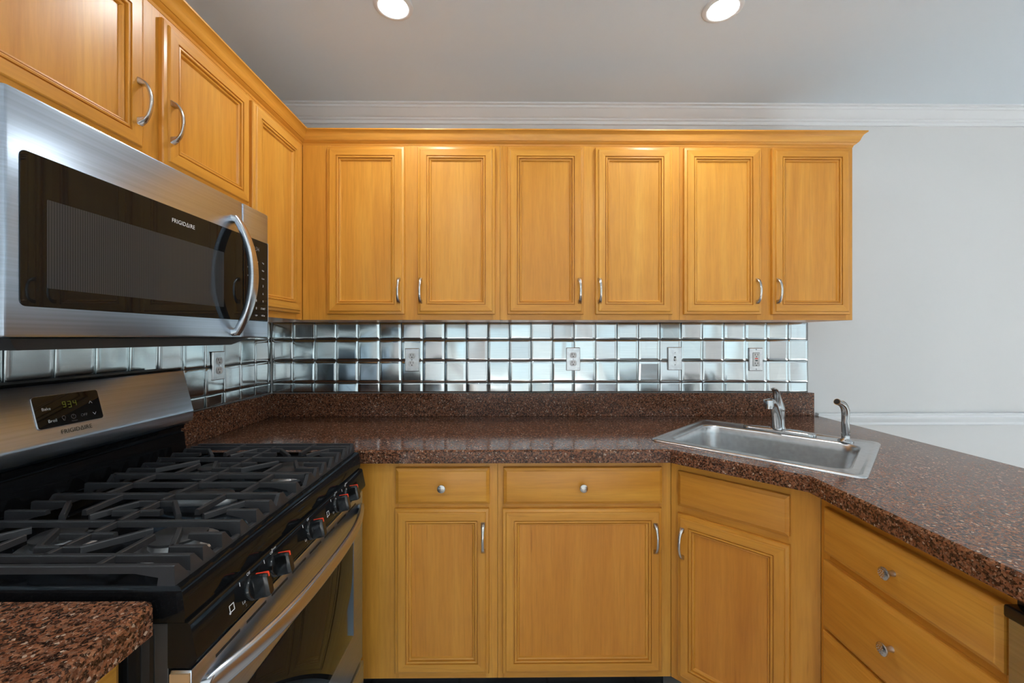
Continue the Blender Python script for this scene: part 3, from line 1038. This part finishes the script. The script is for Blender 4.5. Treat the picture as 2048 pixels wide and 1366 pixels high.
mb.tube([SQ(0.020, 1.0705), SQ(0.006, 1.063), SQ(-0.008, 1.049), SQ(-0.0165, 1.032), SQ(-0.0200, 1.020)], [(0.0018, 0.006)] * 4 + [(0.0014, 0.004)], 'chrome', 10, up=(0.37, -0.93, 0))
mb.build('trigger', root, sharp=50)

# ------------------------------------------------------------------ outlets and switch
def cover(fr, name, label, cat, kind, group=None):
    root = thing(name, label, cat, tuple(fr(0, -0.057, 0)), group)
    mb = MB()
    rpanel(mb, fr, -0.035, 0.035, -0.0575, 0.0575, 0.003, 0.0, 0.0065, 'sink', 0.0025)
    mb.build('cover_plate', root, sharp=30)
    def screw(b):
        mb = MB()
        mb.lathe([(0.0032, 0.0), (0.0030, 0.0012), (0.0, 0.0014)], fr(0, b, 0.0065), fr.n, 12, 'alu')
        bx(mb, fr, -0.0026, 0.0026, b - 0.0005, b + 0.0005, 0.0076, 0.0082, 'dark_slot')
        mb.build('screw', root)
    if kind == 'duplex':
        for s in (1, -1):
            cb = s * 0.0195
            mb = MB()
            pts = []
            for k in range(32):
                an = 2 * math.pi * k / 32
                pts.append((0.0172 * math.cos(an), max(-0.0138, min(0.0138, 0.0172 * math.sin(an)))))
            mb.loft([[fr(p[0], cb + p[1], 0.0060) for p in pts], [fr(p[0], cb + p[1], 0.0082) for p in pts],
                     [fr(p[0] * 0.95, cb + p[1] * 0.95, 0.0086) for p in pts]], 'white_plastic')
            bx(mb, fr, -0.0078, -0.0052, cb + 0.0005, cb + 0.0095, 0.0078, 0.0088, 'dark_slot')
            bx(mb, fr, 0.0052, 0.0074, cb + 0.0015, cb + 0.0085, 0.0078, 0.0088, 'dark_slot')
            mb.lathe([(0.0027, 0), (0.0027, 0.001)], fr(0, cb - 0.0065, 0.0078), fr.n, 12, 'dark_slot')
            mb.build('receptacle', root)
        screw(0.0)
    elif kind == 'gfci':
        mb = MB()
        bx(mb, fr, -0.0172, 0.0172, -0.0340, 0.0340, 0.0058, 0.0072, 'dark_slot')
        rpanel(mb, fr, -0.0163, 0.0163, -0.0330, 0.0330, 0.002, 0.006, 0.0090, 'white_plastic', 0.001)
        for cb in (0.0225, -0.0205):
            bx(mb, fr, -0.0078, -0.0054, cb - 0.003, cb + 0.0055, 0.0084, 0.0093, 'dark_slot')
            bx(mb, fr, 0.0054, 0.0076, cb - 0.002, cb + 0.0050, 0.0084, 0.0093, 'dark_slot')
        for cb in (0.0130, -0.0300):
            mb.lathe([(0.0027, 0), (0.0027, 0.0009)], fr(0, cb, 0.0084), fr.n, 12, 'dark_slot')
        mb.build('receptacle', root)
        mb = MB(); bx(mb, fr, -0.0075, 0.0075, 0.0015, 0.0065, 0.0088, 0.0105, 'red', 0.0006)
        mb.build('reset_button', root)['label'] = 'red reset button'
        mb = MB(); bx(mb, fr, -0.0065, 0.0065, -0.0085, -0.0040, 0.0088, 0.0105, 'knobblack', 0.0006)
        mb.build('test_button', root)['label'] = 'black test button'
        screw(0.0490); screw(-0.0490)
    else:
        mb = MB()
        bx(mb, fr, -0.0052, 0.0052, -0.0118, 0.0118, 0.0058, 0.0068, 'dark_slot')
        mb.build('toggle_slot', root)
        mb = MB()
        mb.loft([[fr(p[0], p[1] - 0.001, 0.0066) for p in rrect(0, 0, 0.0040, 0.0055, 0.0010, 2)],
                 [fr(p[0], p[1] - 0.0085, 0.0185) for p in rrect(0, 0, 0.0033, 0.0032, 0.0010, 2)]], 'white_plastic')
        mb.build('toggle', root)
        screw(0.0300); screw(-0.0300)
    return root

TW = 0.0078
G = 'duplex outlets with steel plates'
cover(Frame((0.706, -TW, 1.1945), (1, 0, 0)), 'wall_outlet', 'duplex outlet with steel plate on the back wall, left of the other back wall plates', 'outlet', 'duplex', G)
cover(Frame((1.510, -TW, 1.1975), (1, 0, 0)), 'wall_outlet', 'duplex outlet with steel plate midway along the back wall tiles, left of the switch', 'outlet', 'duplex', G)
cover(Frame((TW, -0.395, 1.192), (0, 1, 0)), 'wall_outlet', 'duplex outlet with steel plate on the left wall beside the range backguard', 'outlet', 'duplex', G)
cover(Frame((2.020, -TW, 1.1995), (1, 0, 0)), 'light_switch', 'toggle light switch with steel plate on the back wall tiles', 'switch', 'switch')
cover(Frame((2.4285, -TW, 1.196), (1, 0, 0)), 'safety_outlet', 'outlet with red and black buttons in a steel plate above the faucet', 'outlet', 'gfci')

# ------------------------------------------------------------------ microwave
MX = 0.383
MY0, MY1 = -1.4290, -0.6930
MZ0, MZ1 = 1.305, 1.7155
root = thing('microwave', 'stainless steel over-the-range microwave with black window on the left wall', 'microwave', (0.2, -1.07, MZ0))
fm = Frame((MX, 0, 0), (0, 1, 0))     # a = y, b = z
mb = MB(); mb.box(0.012, MX - 0.030, MY0 + 0.004, MY1 - 0.004, MZ0, MZ1, 'alu', 0.002); mb.build('body', root)
SPLIT = -0.828
mb = MB()   # door slab
bx(mb, fm, MY0 + 0.001, SPLIT - 0.0012, MZ0 + 0.001, MZ1 - 0.001, -0.0295, 0.0, 'steel', 0.006)
door = mb.build('door', root, sharp=40)
mb = MB()
rpanel(mb, fm, -1.4075, SPLIT - 0.0014, 1.3585, 1.6175, 0.010, 0.0002, 0.0016, 'blackglass', 0.0006)
rpanel(mb, fm, -1.367, -0.915, 1.392, 1.546, 0.002, 0.0014, 0.0019, 'screen')
win = mb.build('window', root); win.parent = door; win.matrix_parent_inverse = Matrix.Identity(4)
def sub(ob, par):
    ob.parent = par
    ob.matrix_parent_inverse = Matrix.Identity(4)
    return ob
mb = MB()
txt(mb, 'FRIGIDΔIRE', Frame((MX + 0.0018, -1.0615, 1.5860), (0, 1, 0)), 0.0142, 'ink_white', spacing=1.02)
sub(mb.build('brand_lettering', recalc=False), door)
# bowed handle: a leaf-shaped loop standing off the door
mb = MB()
HY = -0.868
pts, rad = [], []
nn = 26
for k in range(nn + 1):
    t = -1 + 2 * k / nn
    z = 1.487 + 0.170 * t
    out = 0.004 + 0.052 * (1 - t * t) ** 0.9
    pts.append(fm(HY, z, out))
    wdt = 0.0115 + 0.0045 * (1 - t * t)
    rad.append((wdt, 0.0085))
mb.tube(pts, rad, 'steel_dark', 14, up=(1, 0, 0), square=True)
for s in (-1, 1):
    zz = 1.487 + s * 0.166
    mb.loft([[fm(HY + p[0], zz + p[1], 0.0) for p in rrect(0, 0, 0.0155, 0.010, 0.006, 3)],
             [fm(HY + p[0], zz - s * 0.004 + p[1], 0.012) for p in rrect(0, 0, 0.0120, 0.0085, 0.005, 3)]], 'steel_dark')
hd = sub(mb.build('handle', sharp=45), door)
# control column
mb = MB()
bx(mb, fm, SPLIT + 0.0008, MY1 - 0.001, MZ0 + 0.001, MZ1 - 0.001, -0.0295, 0.0, 'steel', 0.006)
cpn = mb.build('control_column', root, sharp=40)
mb = MB()
rpanel(mb, fm, SPLIT + 0.0009, -0.7000, 1.3585, 1.6175, 0.005, 0.0002, 0.0016, 'blackglass', 0.0006)
sub(mb.build('keypad', sharp=40), cpn)
mb = MB()
rpanel(mb, fm, -0.7000, -0.6975, 1.3570, 1.6190, 0.0008, 0.0002, 0.0022, 'alu', 0.0006)
sub(mb.build('keypad_edge', sharp=40), cpn)
rows = [(1.5480, ['Popcorn', 'Reheat', 'Veg']), (1.5230, ['Potato', 'Pizza', 'Melt']), (1.4970, ['Power', 'Timer', 'Cook']),
        (1.4730, ['1', '2', '3']), (1.4480, ['4', '5', '6']), (1.4230, ['7', '8', '9']), (1.3990, ['STOP', '0', 'START']), (1.3770, ['Clock', 'Light', '+30 Sec'])]
for z, ts in rows:
    for q, s_ in enumerate(ts):
        letter('key_lettering', cpn, s_, Frame((MX + 0.0017, -0.800 + 0.036 * q, z), (0, 1, 0)),
               0.0105 if len(s_) < 2 else (0.0085 if len(s_) < 6 and s_.isupper() else 0.0066), 'ink_white')
letter('clock_lettering', cpn, '9:34', Frame((MX + 0.0017, -0.764, 1.587), (0, 1, 0)), 0.018, 'ink_grey')
mb = MB()   # black vent base, set back, with a chamfered far end
mb.prism([(MY0 + 0.02, MZ0), (MY0 + 0.03, MZ0 - 0.020), (-0.86, MZ0 - 0.020), (-0.775, MZ0)], lambda p, q, t: (t, p, q), 0.02, MX - 0.014, 'black')
mb.build('vent_base', root)

# ------------------------------------------------------------------ gas range
RY0, RY1 = -1.4570, -0.6990
RC = (RY0 + RY1) / 2
root = thing('gas_range', 'stainless and black five-burner gas range on the left wall below the microwave', 'range', (0.35, RC, 0.0))
mb = MB()
mb.box(0.025, 0.664, RY0 + 0.003, RY1 - 0.003, 0.02, 0.868, 'sidepanel', 0.002)
for s in (RY0 + 0.003,):
    for xx in (0.60, 0.62, 0.64):
        mb.box(xx - 0.003, xx + 0.003, s - 0.002, s + 0.002, 0.06, 0.86, 'sidepanel')
for fx in (0.06, 0.60):
    for fy in (RY0 + 0.04, RY1 - 0.04):
        mb.lathe([(0.018, 0.0), (0.018, 0.024)], (fx, fy, 0.0), (0, 0, 1), 12, 'black')
mb.build('body', root)
# cooktop pan: rolled front edge, raised border, recessed well
mb = MB()
def rect(x0, x1, y0, y1, z):
    return [(x0, y0, z), (x1, y0, z), (x1, y1, z), (x0, y1, z)]
y0, y1 = RY0, RY1
loops = [rect(0.030, 0.6900, y0 + 0.001, y1 - 0.001, 0.8705), rect(0.030, 0.6915, y0, y1, 0.8840), rect(0.030, 0.6870, y0, y1, 0.9180),
         rect(0.032, 0.6830, y0 + 0.002, y1 - 0.002, 0.9230), rect(0.034, 0.6760, y0 + 0.005, y1 - 0.005, 0.9250), rect(0.037, 0.6700, y0 + 0.009, y1 - 0.009, 0.9245),
         rect(0.125, 0.6640, y0 + 0.014, y1 - 0.014, 0.9200), rect(0.135, 0.6540, y0 + 0.024, y1 - 0.024, 0.9100), rect(0.140, 0.6480, y0 + 0.030, y1 - 0.030, 0.9085)]
mb.loft(loops, 'enamel')
mb.build('cooktop', root, sharp=35)

# burners
YL, YR = -1.289, RC * 2 + 1.289
for (xb, yb, rb) in ((0.550, YL, 0.046), (0.322, YL, 0.038), (0.550, YR, 0.050), (0.322, YR, 0.036)):
    mb = MB()
    mb.lathe([(rb + 0.022, 0), (rb + 0.018, 0.003), (rb + 0.004, 0.004), (rb, 0.006), (rb - 0.002, 0.014), (rb - 0.006, 0.0145)], (xb, yb, 0.9085), (0, 0, 1), 32, 'alu')
    b_ = mb.build('burner', root)
    mb = MB()
    mb.lathe([(rb - 0.004, 0), (rb + 0.002, 0.0015), (rb + 0.002, 0.006), (rb - 0.003, 0.0085), (0, 0.0095)], (xb, yb, 0.9230), (0, 0, 1), 32, 'cap')
    sub(mb.build('burner_cap', sharp=40), b_)
mb = MB()
lp0 = [(0.436 + p[0], RC + p[1]) for p in rrect(0, 0, 0.085, 0.030, 0.0299, 8)]
lp1 = [(0.436 + p[0], RC + p[1]) for p in rrect(0, 0, 0.080, 0.026, 0.0259, 8)]
mb.loft([[(p[0], p[1], 0.9085) for p in lp0], [(p[0], p[1], 0.914) for p in lp0], [(p[0], p[1], 0.922) for p in lp1]], 'alu')
b_ = mb.build('burner', root)
mb = MB()
mb.loft([[(p[0], p[1], 0.9225) for p in lp1], [(p[0], p[1], 0.928) for p in lp1], [(0.436 + (p[0] - 0.436) * 0.95, RC + (p[1] - RC) * 0.88, 0.931) for p in lp1]], 'cap')
sub(mb.build('burner_cap', sharp=40), b_)

# grates
GT = 0.9550
def bar(mb, p, q, w0=0.0095, h_=0.0115, h1=None, top=GT, drop=(0, 0)):
    """bar between plan points; h_, h1 = depth at the two ends; drop = lowering of the top at each end"""
    p, q = Vector(p), Vector(q)
    d = (q - p).normalized(); s = Vector((-d.y, d.x))
    wt, wb = w0 * 0.40, w0 * 0.56
    def sec(c, dz, hh):
        t = top - dz
        return [(c.x - s.x * wb, c.y - s.y * wb, t - hh), (c.x + s.x * wb, c.y + s.y * wb, t - hh),
                (c.x + s.x * wt * 1.12, c.y + s.y * wt * 1.12, t - 0.0016), (c.x + s.x * wt * 0.8, c.y + s.y * wt * 0.8, t),
                (c.x - s.x * wt * 0.8, c.y - s.y * wt * 0.8, t), (c.x - s.x * wt * 1.12, c.y - s.y * wt * 1.12, t - 0.0016)]
    mb.loft([sec(p, drop[0], h_), sec(q, drop[1], h1 or h_)], 'iron')

def fullbar(mb, y, top=GT):
    xs = [(XR, 0.022), (XR + 0.045, 0.0115), (XF - 0.060, 0.0115), (XF, 0.022)]
    for (x0, d0), (x1, d1) in zip(xs, xs[1:]):
        bar(mb, (x0, y), (x1, y), h_=d0, h1=d1, top=top)

XF, XR = 0.6710, 0.1640
def foot(mb, y, sgn, x, front=True, wide=0.012):
    """end of a bar: a downstand on to the low rail with a gusset to one side"""
    e = 1 if front else -1
    x1 = x; x0 = x - e * 0.008
    hw = 0.0046
    tall = 0.0330
    mb.loft([[(x0 - e * 0.016, y - hw, GT - 0.0150), (x1, y - hw, GT - 0.0005), (x1, y + hw, GT - 0.0005), (x0 - e * 0.016, y + hw, GT - 0.0150)],
             [(x1 - e * wide, y - hw * 1.25, GT - tall), (x1 + e * 0.002, y - hw * 1.25, GT - tall), (x1 + e * 0.002, y + hw * 1.25, GT - tall), (x1 - e * wide, y + hw * 1.25, GT - tall)]], 'iron')
    g0, g1 = y + sgn * hw * 0.9, y + sgn * 0.023
    mb.loft([[(x0, g0, GT - 0.002), (x1, g0, GT - 0.001), (x1 + e * 0.002, g0, GT - tall), (x0, g0, GT - tall)],
             [(x0, g1, GT - 0.0250), (x1 + e * 0.0015, g1, GT - 0.0250), (x1 + e * 0.002, g1, GT - tall), (x0, g1, GT - tall)]], 'iron')

def side_grate(yc, o):
    """o=+1: outer edge towards -y (near grate); o=-1: mirrored"""
    mb = MB()
    Y = lambda d: yc + o * d
    full = (-0.158, -0.126, 0.0, 0.139)
    for dd in full:
        fullbar(mb, Y(dd))
    bar(mb, (0.433, Y(-0.126)), (0.433, Y(0.139)))
    for s in (-1, 1):
        bar(mb, (0.611, Y(s * 0.051)), (XF, Y(s * 0.051)), h_=0.009, h1=0.024)
        bar(mb, (0.380, Y(s * 0.050)), (0.477, Y(s * 0.050)))
        bar(mb, (XR, Y(s * 0.050)), (0.247, Y(s * 0.050)), h_=0.022, h1=0.009)
        bar(mb, (0.614, Y(s * 0.098)), (XF, Y(s * 0.098)), h_=0.012, h1=0.022)
        bar(mb, (0.6165, Y(s * 0.099)), (0.576, Y(s * 0.030)))
        bar(mb, (0.390, Y(s * 0.098)), (0.466, Y(s * 0.098)))
        bar(mb, (0.392, Y(s * 0.100)), (0.350, Y(s * 0.030)), drop=(0, 0.001))
        bar(mb, (0.464, Y(s * 0.100)), (0.527, Y(s * 0.030)), drop=(0, 0.001))
        bar(mb, (XR, Y(s * 0.098)), (0.239, Y(s * 0.098)), h_=0.022, h1=0.012)
        bar(mb, (0.237, Y(s * 0.100)), (0.300, Y(s * 0.026)))
    for xx in (0.547, 0.318):
        bar(mb, (xx, Y(-0.158)), (xx, Y(-0.054)), drop=(0, 0.001))
        bar(mb, (xx, Y(0.139)), (xx, Y(0.052)), drop=(0, 0.001))
    # front and rear low rails
    for xx, fr_ in ((XF - 0.004, True), (XR + 0.004, False)):
        ya, yb = sorted((Y(-0.162), Y(0.143)))
        mb.box(xx - 0.0055, xx + 0.0055, ya, yb, GT - 0.0335, GT - 0.0240, 'iron', 0.002)
        for dd in (-0.158, -0.126, -0.098, -0.051, 0.0, 0.051, 0.098):
            foot(mb, Y(dd), o, XF if fr_ else XR, fr_, 0.026 if dd < -0.15 else 0.012)
        foot(mb, Y(0.139), -o, XF if fr_ else XR, fr_)
    ob = mb.build('grate', root, sharp=25)
    return ob
side_grate(YL, 1)
side_grate(YR, -1)
mb = MB()
ya, yb = -1.1440, RC * 2 + 1.1440
fullbar(mb, RC)
for yy in (ya, yb):
    bar(mb, (XR + 0.012, yy), (XF - 0.012, yy), top=GT - 0.001)
for xx in (0.578, 0.433, 0.275):
    bar(mb, (xx, ya), (xx, yb))
for xx, fr_ in ((XF - 0.004, True), (XR + 0.004, False)):
    mb.box(xx - 0.0055, xx + 0.0055, ya - 0.002, yb + 0.002, GT - 0.0335, GT - 0.0240, 'iron', 0.002)
    for yy, sg in ((ya, 1), (RC, 1), (yb, -1)):
        foot(mb, yy, sg, XF if fr_ else XR, fr_)
mb.build('grate', root, sharp=25)

# front control panel
mb = MB()
prof = [(0.664, 0.8695), (0.690, 0.8695), (0.6955, 0.8770), (0.6975, 0.8740), (0.7085, 0.8140), (0.7060, 0.8085), (0.6980, 0.8010), (0.664, 0.8010)]
prof[1] = (0.6885, 0.8790); prof[2] = (0.6935, 0.8800); prof[0] = (0.664, 0.8700); prof.insert(1, (0.686, 0.8700))
prof = [(0.664, 0.8695), (0.6900, 0.8695), (0.6955, 0.8690), (0.6985, 0.8660), (0.7085, 0.8150), (0.7070, 0.8085), (0.6985, 0.8005), (0.664, 0.8005)]
mb.prism(prof, lambda p, q, t: (p, t, q), RY0 + 0.0015, RY1 - 0.0015, 'enamel')
panel = mb.build('control_panel', root, sharp=50)
ud = Vector((0.6985 - 0.7085, 0, 0.866 - 0.815)).normalized()
fk = Frame((0.7035, 0, 0.8405), (0, 1, 0), ud)      # panel frame, a = y
KY = (-1.310, -1.234, RC, -0.922, -0.846)
for i, ky in enumerate(KY):
    f = fk.at(ky, -0.002, 0)
    mb = MB()
    mb.lathe([(0.0235, 0.0), (0.0235, 0.004), (0.0215, 0.0075), (0.0170, 0.0090)], f(0, 0, 0), f.n, 28, 'knobblack')
    loops = []
    for (c, ha, hb, r) in ((0.006, 0.0110, 0.0222, 0.006), (0.016, 0.0098, 0.0222, 0.006), (0.028, 0.0088, 0.0218, 0.005), (0.0335, 0.0078, 0.0205, 0.005), (0.0352, 0.0062, 0.0185, 0.004)):
        loops.append([f(p[0], p[1], c) for p in rrect(0, 0, ha, hb, r, 5)])
    mb.loft(loops, 'knobblack')
    kb = mb.build('knob', root, sharp=35)
    mb = MB()
    bx(mb, f, -0.0016, 0.0016, 0.0205, 0.0227, 0.0120, 0.0345, 'red')
    bx(mb, f, -0.0016, 0.0016, 0.0135, 0.0222, 0.0335, 0.0357, 'red')
    sub(mb.build('pointer_mark'), kb)['label'] = 'red-orange pointer mark'
    # printing round the knob
    letter('dial_lettering', panel, 'Off', fk.at(ky - 0.004, 0.0248, 0.0003), 0.0075, 'ink_white')
    letter('dial_lettering', panel, 'Lo', fk.at(ky - 0.0285, -0.0135, 0.0003), 0.0085, 'ink_white')
    letter('dial_lettering', panel, '2', fk.at(ky - 0.0245, -0.0215, 0.0003), 0.0065, 'ink_grey')
    letter('dial_lettering', panel, 'Hi', fk.at(ky + 0.0275, -0.0095, 0.0003), 0.0065, 'ink_white')
    mb = MB()
    bx(mb, fk, ky - 0.0305, ky - 0.0292, 0.0165, 0.0235, 0.0, 0.0004, 'ink_white')
    sub(mb.build('dial_tick'), panel)
    if i in (0, 3):
        ca, cb = ky - 0.058, -0.004
        q = 0.0062
        mb = MB()
        for (a0, a1, b0, b1) in ((-q, q, q - 0.0012, q), (-q, q, -q, -q + 0.0012), (-q, -q + 0.0012, -q, q), (q - 0.0012, q, -q, q)):
            bx(mb, fk, ca + a0, ca + a1, cb + b0, cb + b1, 0.0, 0.0004, 'ink_white')
        mb.lathe([(0.0022, 0), (0.0022, 0.0004)], fk(ca - q, cb - q, 0.0002), fk.n, 10, 'ink_white')
        sub(mb.build('burner_symbol', recalc=False), panel)
    if i in (1, 3, 4):
        letter('dial_lettering', panel, 'Power' if i != 3 else 'Quick', fk.at(ky + 0.006, 0.0290, 0.0003), 0.0062, 'ink_white')

# oven door
DX = 0.7000
fo = Frame((DX, 0, 0), (0, 1, 0))
mb = MB()
DZ0, DZ1 = 0.2420, 0.7970
bx(mb, fo, RY0 + 0.002, RY1 - 0.002, DZ0, DZ1, -0.034, 0.0, 'steel', 0.004)
odoor = mb.build('oven_door', root, sharp=40)
mb = MB()
bx(mb, fo, -1.362, -0.7885, 0.3760, 0.6650, 0.0003, 0.0018, 'blackglass', 0.0007)
sub(mb.build('oven_window', sharp=40), odoor)
for ya in (-1.3640, -0.7885):
    mb = MB()
    bx(mb, fo, ya, ya + 0.0020, 0.3740, 0.6670, 0.0003, 0.0024, 'alu')
    sub(mb.build('window_trim'), odoor)
a = RY0 + 0.055
while a < RY1 - 0.06:
    mb = MB()
    bx(mb, fo, a, a + 0.062, 0.7755, 0.7805, -0.0002, 0.0006, 'dark_slot')
    sub(mb.build('vent_slot'), odoor)
    a += 0.082
mb = MB()
pts, rad = [], []
for k in range(33):
    t = -1 + 2 * k / 32
    y = RC + 0.352 * t
    out = 0.004 + 0.047 * (1 - abs(t) ** 2.6)
    pts.append((DX + out, y, 0.7480))
    rad.append((0.0195 if abs(t) < 0.96 else 0.0165, 0.0085))
mb.tube(pts, rad, 'steel_dark', 16, up=(1, 0, 0), square=False)
for s in (-1, 1):
    mb.loft([[(DX + 0.0, RC + s * 0.350 + p[0], 0.7480 + p[1]) for p in rrect(0, 0, 0.012, 0.0165, 0.008, 4)],
             [(DX + 0.012, RC + s * 0.346 + p[0], 0.7480 + p[1]) for p in rrect(0, 0, 0.009, 0.0150, 0.007, 4)]], 'steel_dark')
sub(mb.build('handle', sharp=45), odoor)
mb = MB()
mb.box(0.668, DX - 0.002, RY0 - 0.0005, RY0 + 0.0035, 0.30, 0.792, 'copper')
sub(mb.build('door_edge_strip'), odoor)['label'] = 'tan strip on the side edge of the door'
# storage drawer
mb = MB()
bx(mb, fo, RY0 + 0.002, RY1 - 0.002, 0.0750, 0.2320, -0.034, 0.004, 'steel', 0.004)
drw = mb.build('storage_drawer', root, sharp=40)
mb = MB()
bx(mb, fo, RY0 + 0.02, RY1 - 0.02, 0.2330, 0.2405, -0.03, -0.006, 'black')
mb.build('drawer_gap', root)

# backguard
mb = MB()
prof = [(0.028, 0.900), (0.118, 0.9250), (0.110, 0.9950), (0.100, 0.9960), (0.100, 1.0040), (0.108, 1.0060), (0.112, 1.0180), (0.028, 1.0180)]
mb.prism(prof, lambda p, q, t: (p, t, q), RY0 + 0.004, RY1 - 0.004, 'enamel')
mb.build('backguard_riser', root, sharp=40)
mb = MB()
prof = [(0.028, 1.0190), (0.110, 1.0190), (0.1330, 1.0310), (0.1355, 1.0350), (0.1380, 1.0600), (0.1376, 1.0660), (0.1360, 1.0700), (0.1060, 1.1900), (0.1030, 1.1960), (0.0970, 1.1985), (0.028, 1.1985)]
mb.prism(prof, lambda p, q, t: (p, t, q), RY0, RY1, 'steel')
bgd = mb.build('backguard', root, sharp=30)
mb = MB()
mb.prism([(0.027, 1.1988), (0.099, 1.1988), (0.094, 1.2030), (0.027, 1.2030)], lambda p, q, t: (p, t, q), RY0 + 0.003, RY1 - 0.003, 'black')
sub(mb.build('top_cap'), bgd)
pd = Vector((0.1060 - 0.1360, 0, 1.190 - 1.070)).normalized()
fb = Frame((0.1360, 0, 1.0700), (0, 1, 0), pd)          # b measured up the slope from the crease
mb = MB()
rpanel(mb, fb, -1.1530, -0.9985, 0.0270, 0.1045, 0.007, 0.0002, 0.0022, 'alu', 0.0008)
rpanel(mb, fb, -1.1515, -1.0015, 0.0285, 0.1030, 0.006, 0.0020, 0.0028, 'blackglass')
sub(mb.build('display_panel', sharp=40), bgd)
f2 = lambda a, b: fb.at(a, b, 0.0030)
letter('key_lettering', bgd, 'Bake', f2(-1.1280, 0.0725), 0.0100, 'ink_white')
letter('key_lettering', bgd, 'Broil', f2(-1.1205, 0.0435), 0.0100, 'ink_white')
letter('key_lettering', bgd, 'OFF', f2(-1.0480, 0.0445), 0.0095, 'ink_grey')
letter('key_lettering', bgd, '12 hour', f2(-1.0730, 0.0350), 0.0042, 'ink_grey')
def strokes(mb, fr_, pl, wd, mat):
    for (a0, b0), (a1, b1) in pl:
        d = Vector((a1 - a0, b1 - b0)); L = d.length or 1
        nx, ny = -d.y / L * wd / 2, d.x / L * wd / 2
        mb.poly([fr_(a0 + nx, b0 + ny), fr_(a1 + nx, b1 + ny), fr_(a1 - nx, b1 - ny), fr_(a0 - nx, b0 - ny)], mat)
def symbol(name, fr_, pl, wd, mat):
    mb = MB()
    strokes(mb, fr_, pl, wd, mat)
    return sub(mb.build(name, recalc=False), bgd)
symbol('up_arrow', f2(-1.0255, 0.0735), [((-0.004, -0.003), (0, 0.003)), ((0, 0.003), (0.004, -0.003))], 0.0010, 'ink_white')
symbol('down_arrow', f2(-1.0215, 0.0440), [((-0.004, 0.003), (0, -0.003)), ((0, -0.003), (0.004, 0.003))], 0.0010, 'ink_white')
circ = [(0.0052 * math.cos(2 * math.pi * k / 16), 0.0052 * math.sin(2 * math.pi * k / 16)) for k in range(17)]
symbol('timer_symbol', f2(-1.0730, 0.0455), [(circ[k], circ[k + 1]) for k in range(16)] + [((0, 0.0005), (0, 0.0060))], 0.0009, 'ink_grey')
circ = [(0.0038 * math.cos(2 * math.pi * k / 16), 0.0015 + 0.0038 * math.sin(2 * math.pi * k / 16)) for k in range(17)]
symbol('lamp_symbol', f2(-1.0950, 0.0455), [(circ[k], circ[k + 1]) for k in range(16) if k not in (11, 12)] + [((-0.0016, -0.0020), (-0.0016, -0.005)), ((0.0016, -0.0020), (0.0016, -0.005)), ((-0.0016, -0.005), (0.0016, -0.005))], 0.0009, 'ink_grey')
mb = MB()
SEG = {'9': 'abcdfg', '3': 'abcdg', '4': 'bcfg'}
def seg(ch, a0, b0, wd, hg):
    sp = {'a': ((0, hg), (wd, hg)), 'b': ((wd, hg), (wd, hg / 2)), 'c': ((wd, hg / 2), (wd, 0)), 'd': ((0, 0), (wd, 0)),
          'e': ((0, 0), (0, hg / 2)), 'f': ((0, hg / 2), (0, hg)), 'g': ((0, hg / 2), (wd, hg / 2))}
    strokes(mb, f2(a0, b0), [sp[c] for c in SEG[ch]], 0.0014, 'digit')
seg('9', -1.0905, 0.0715, 0.0062, 0.0125); seg('3', -1.0790, 0.0690, 0.0068, 0.0145); seg('4', -1.0660, 0.0715, 0.0062, 0.0125)
sub(mb.build('clock_digits', recalc=False), bgd)['label'] = 'dim green clock digits'
mb = MB()
txt(mb, 'FRIGIDΔIRE', fb.at(-1.0700, 0.0135, 0.0003), 0.0142, 'ink_black', spacing=1.02)
sub(mb.build('brand_lettering', recalc=False), bgd)

# ------------------------------------------------------------------ recessed ceiling lights
def downlight(x, y, label, group='recessed ceiling lights'):
    r_ = thing('ceiling_light', label, 'light', (x, y, CZ), group)
    mb = MB()
    mb.lathe([(0.0665, 0.0), (0.0660, 0.0035), (0.0620, 0.0065), (0.0530, 0.0075), (0.0490, 0.0060), (0.0485, 0.0005)], (x, y, CZ), (0, 0, -1), 40, 'trim', True, False)
    mb.build('trim_ring', r_, sharp=40)
    mb = MB()
    mb.lathe([(0.0480, 0.0008), (0.0478, 0.0030), (0.040, 0.0042), (0.0, 0.0046)], (x, y, CZ), (0, 0, -1), 40, 'lens', True, True)
    mb.build('lens', r_, sharp=60)
    return r_
downlight(0.791, -0.662, 'round recessed ceiling light on the left, over the range side')
downlight(1.927, -0.662, 'round recessed ceiling light on the right, over the sink side')
downlight(0.791, -2.25, 'added recessed fill light over the left aisle behind the camera')  # unseen pair, added behind the camera for extra room light
downlight(1.927, -2.25, 'added recessed fill light over the peninsula behind the camera')
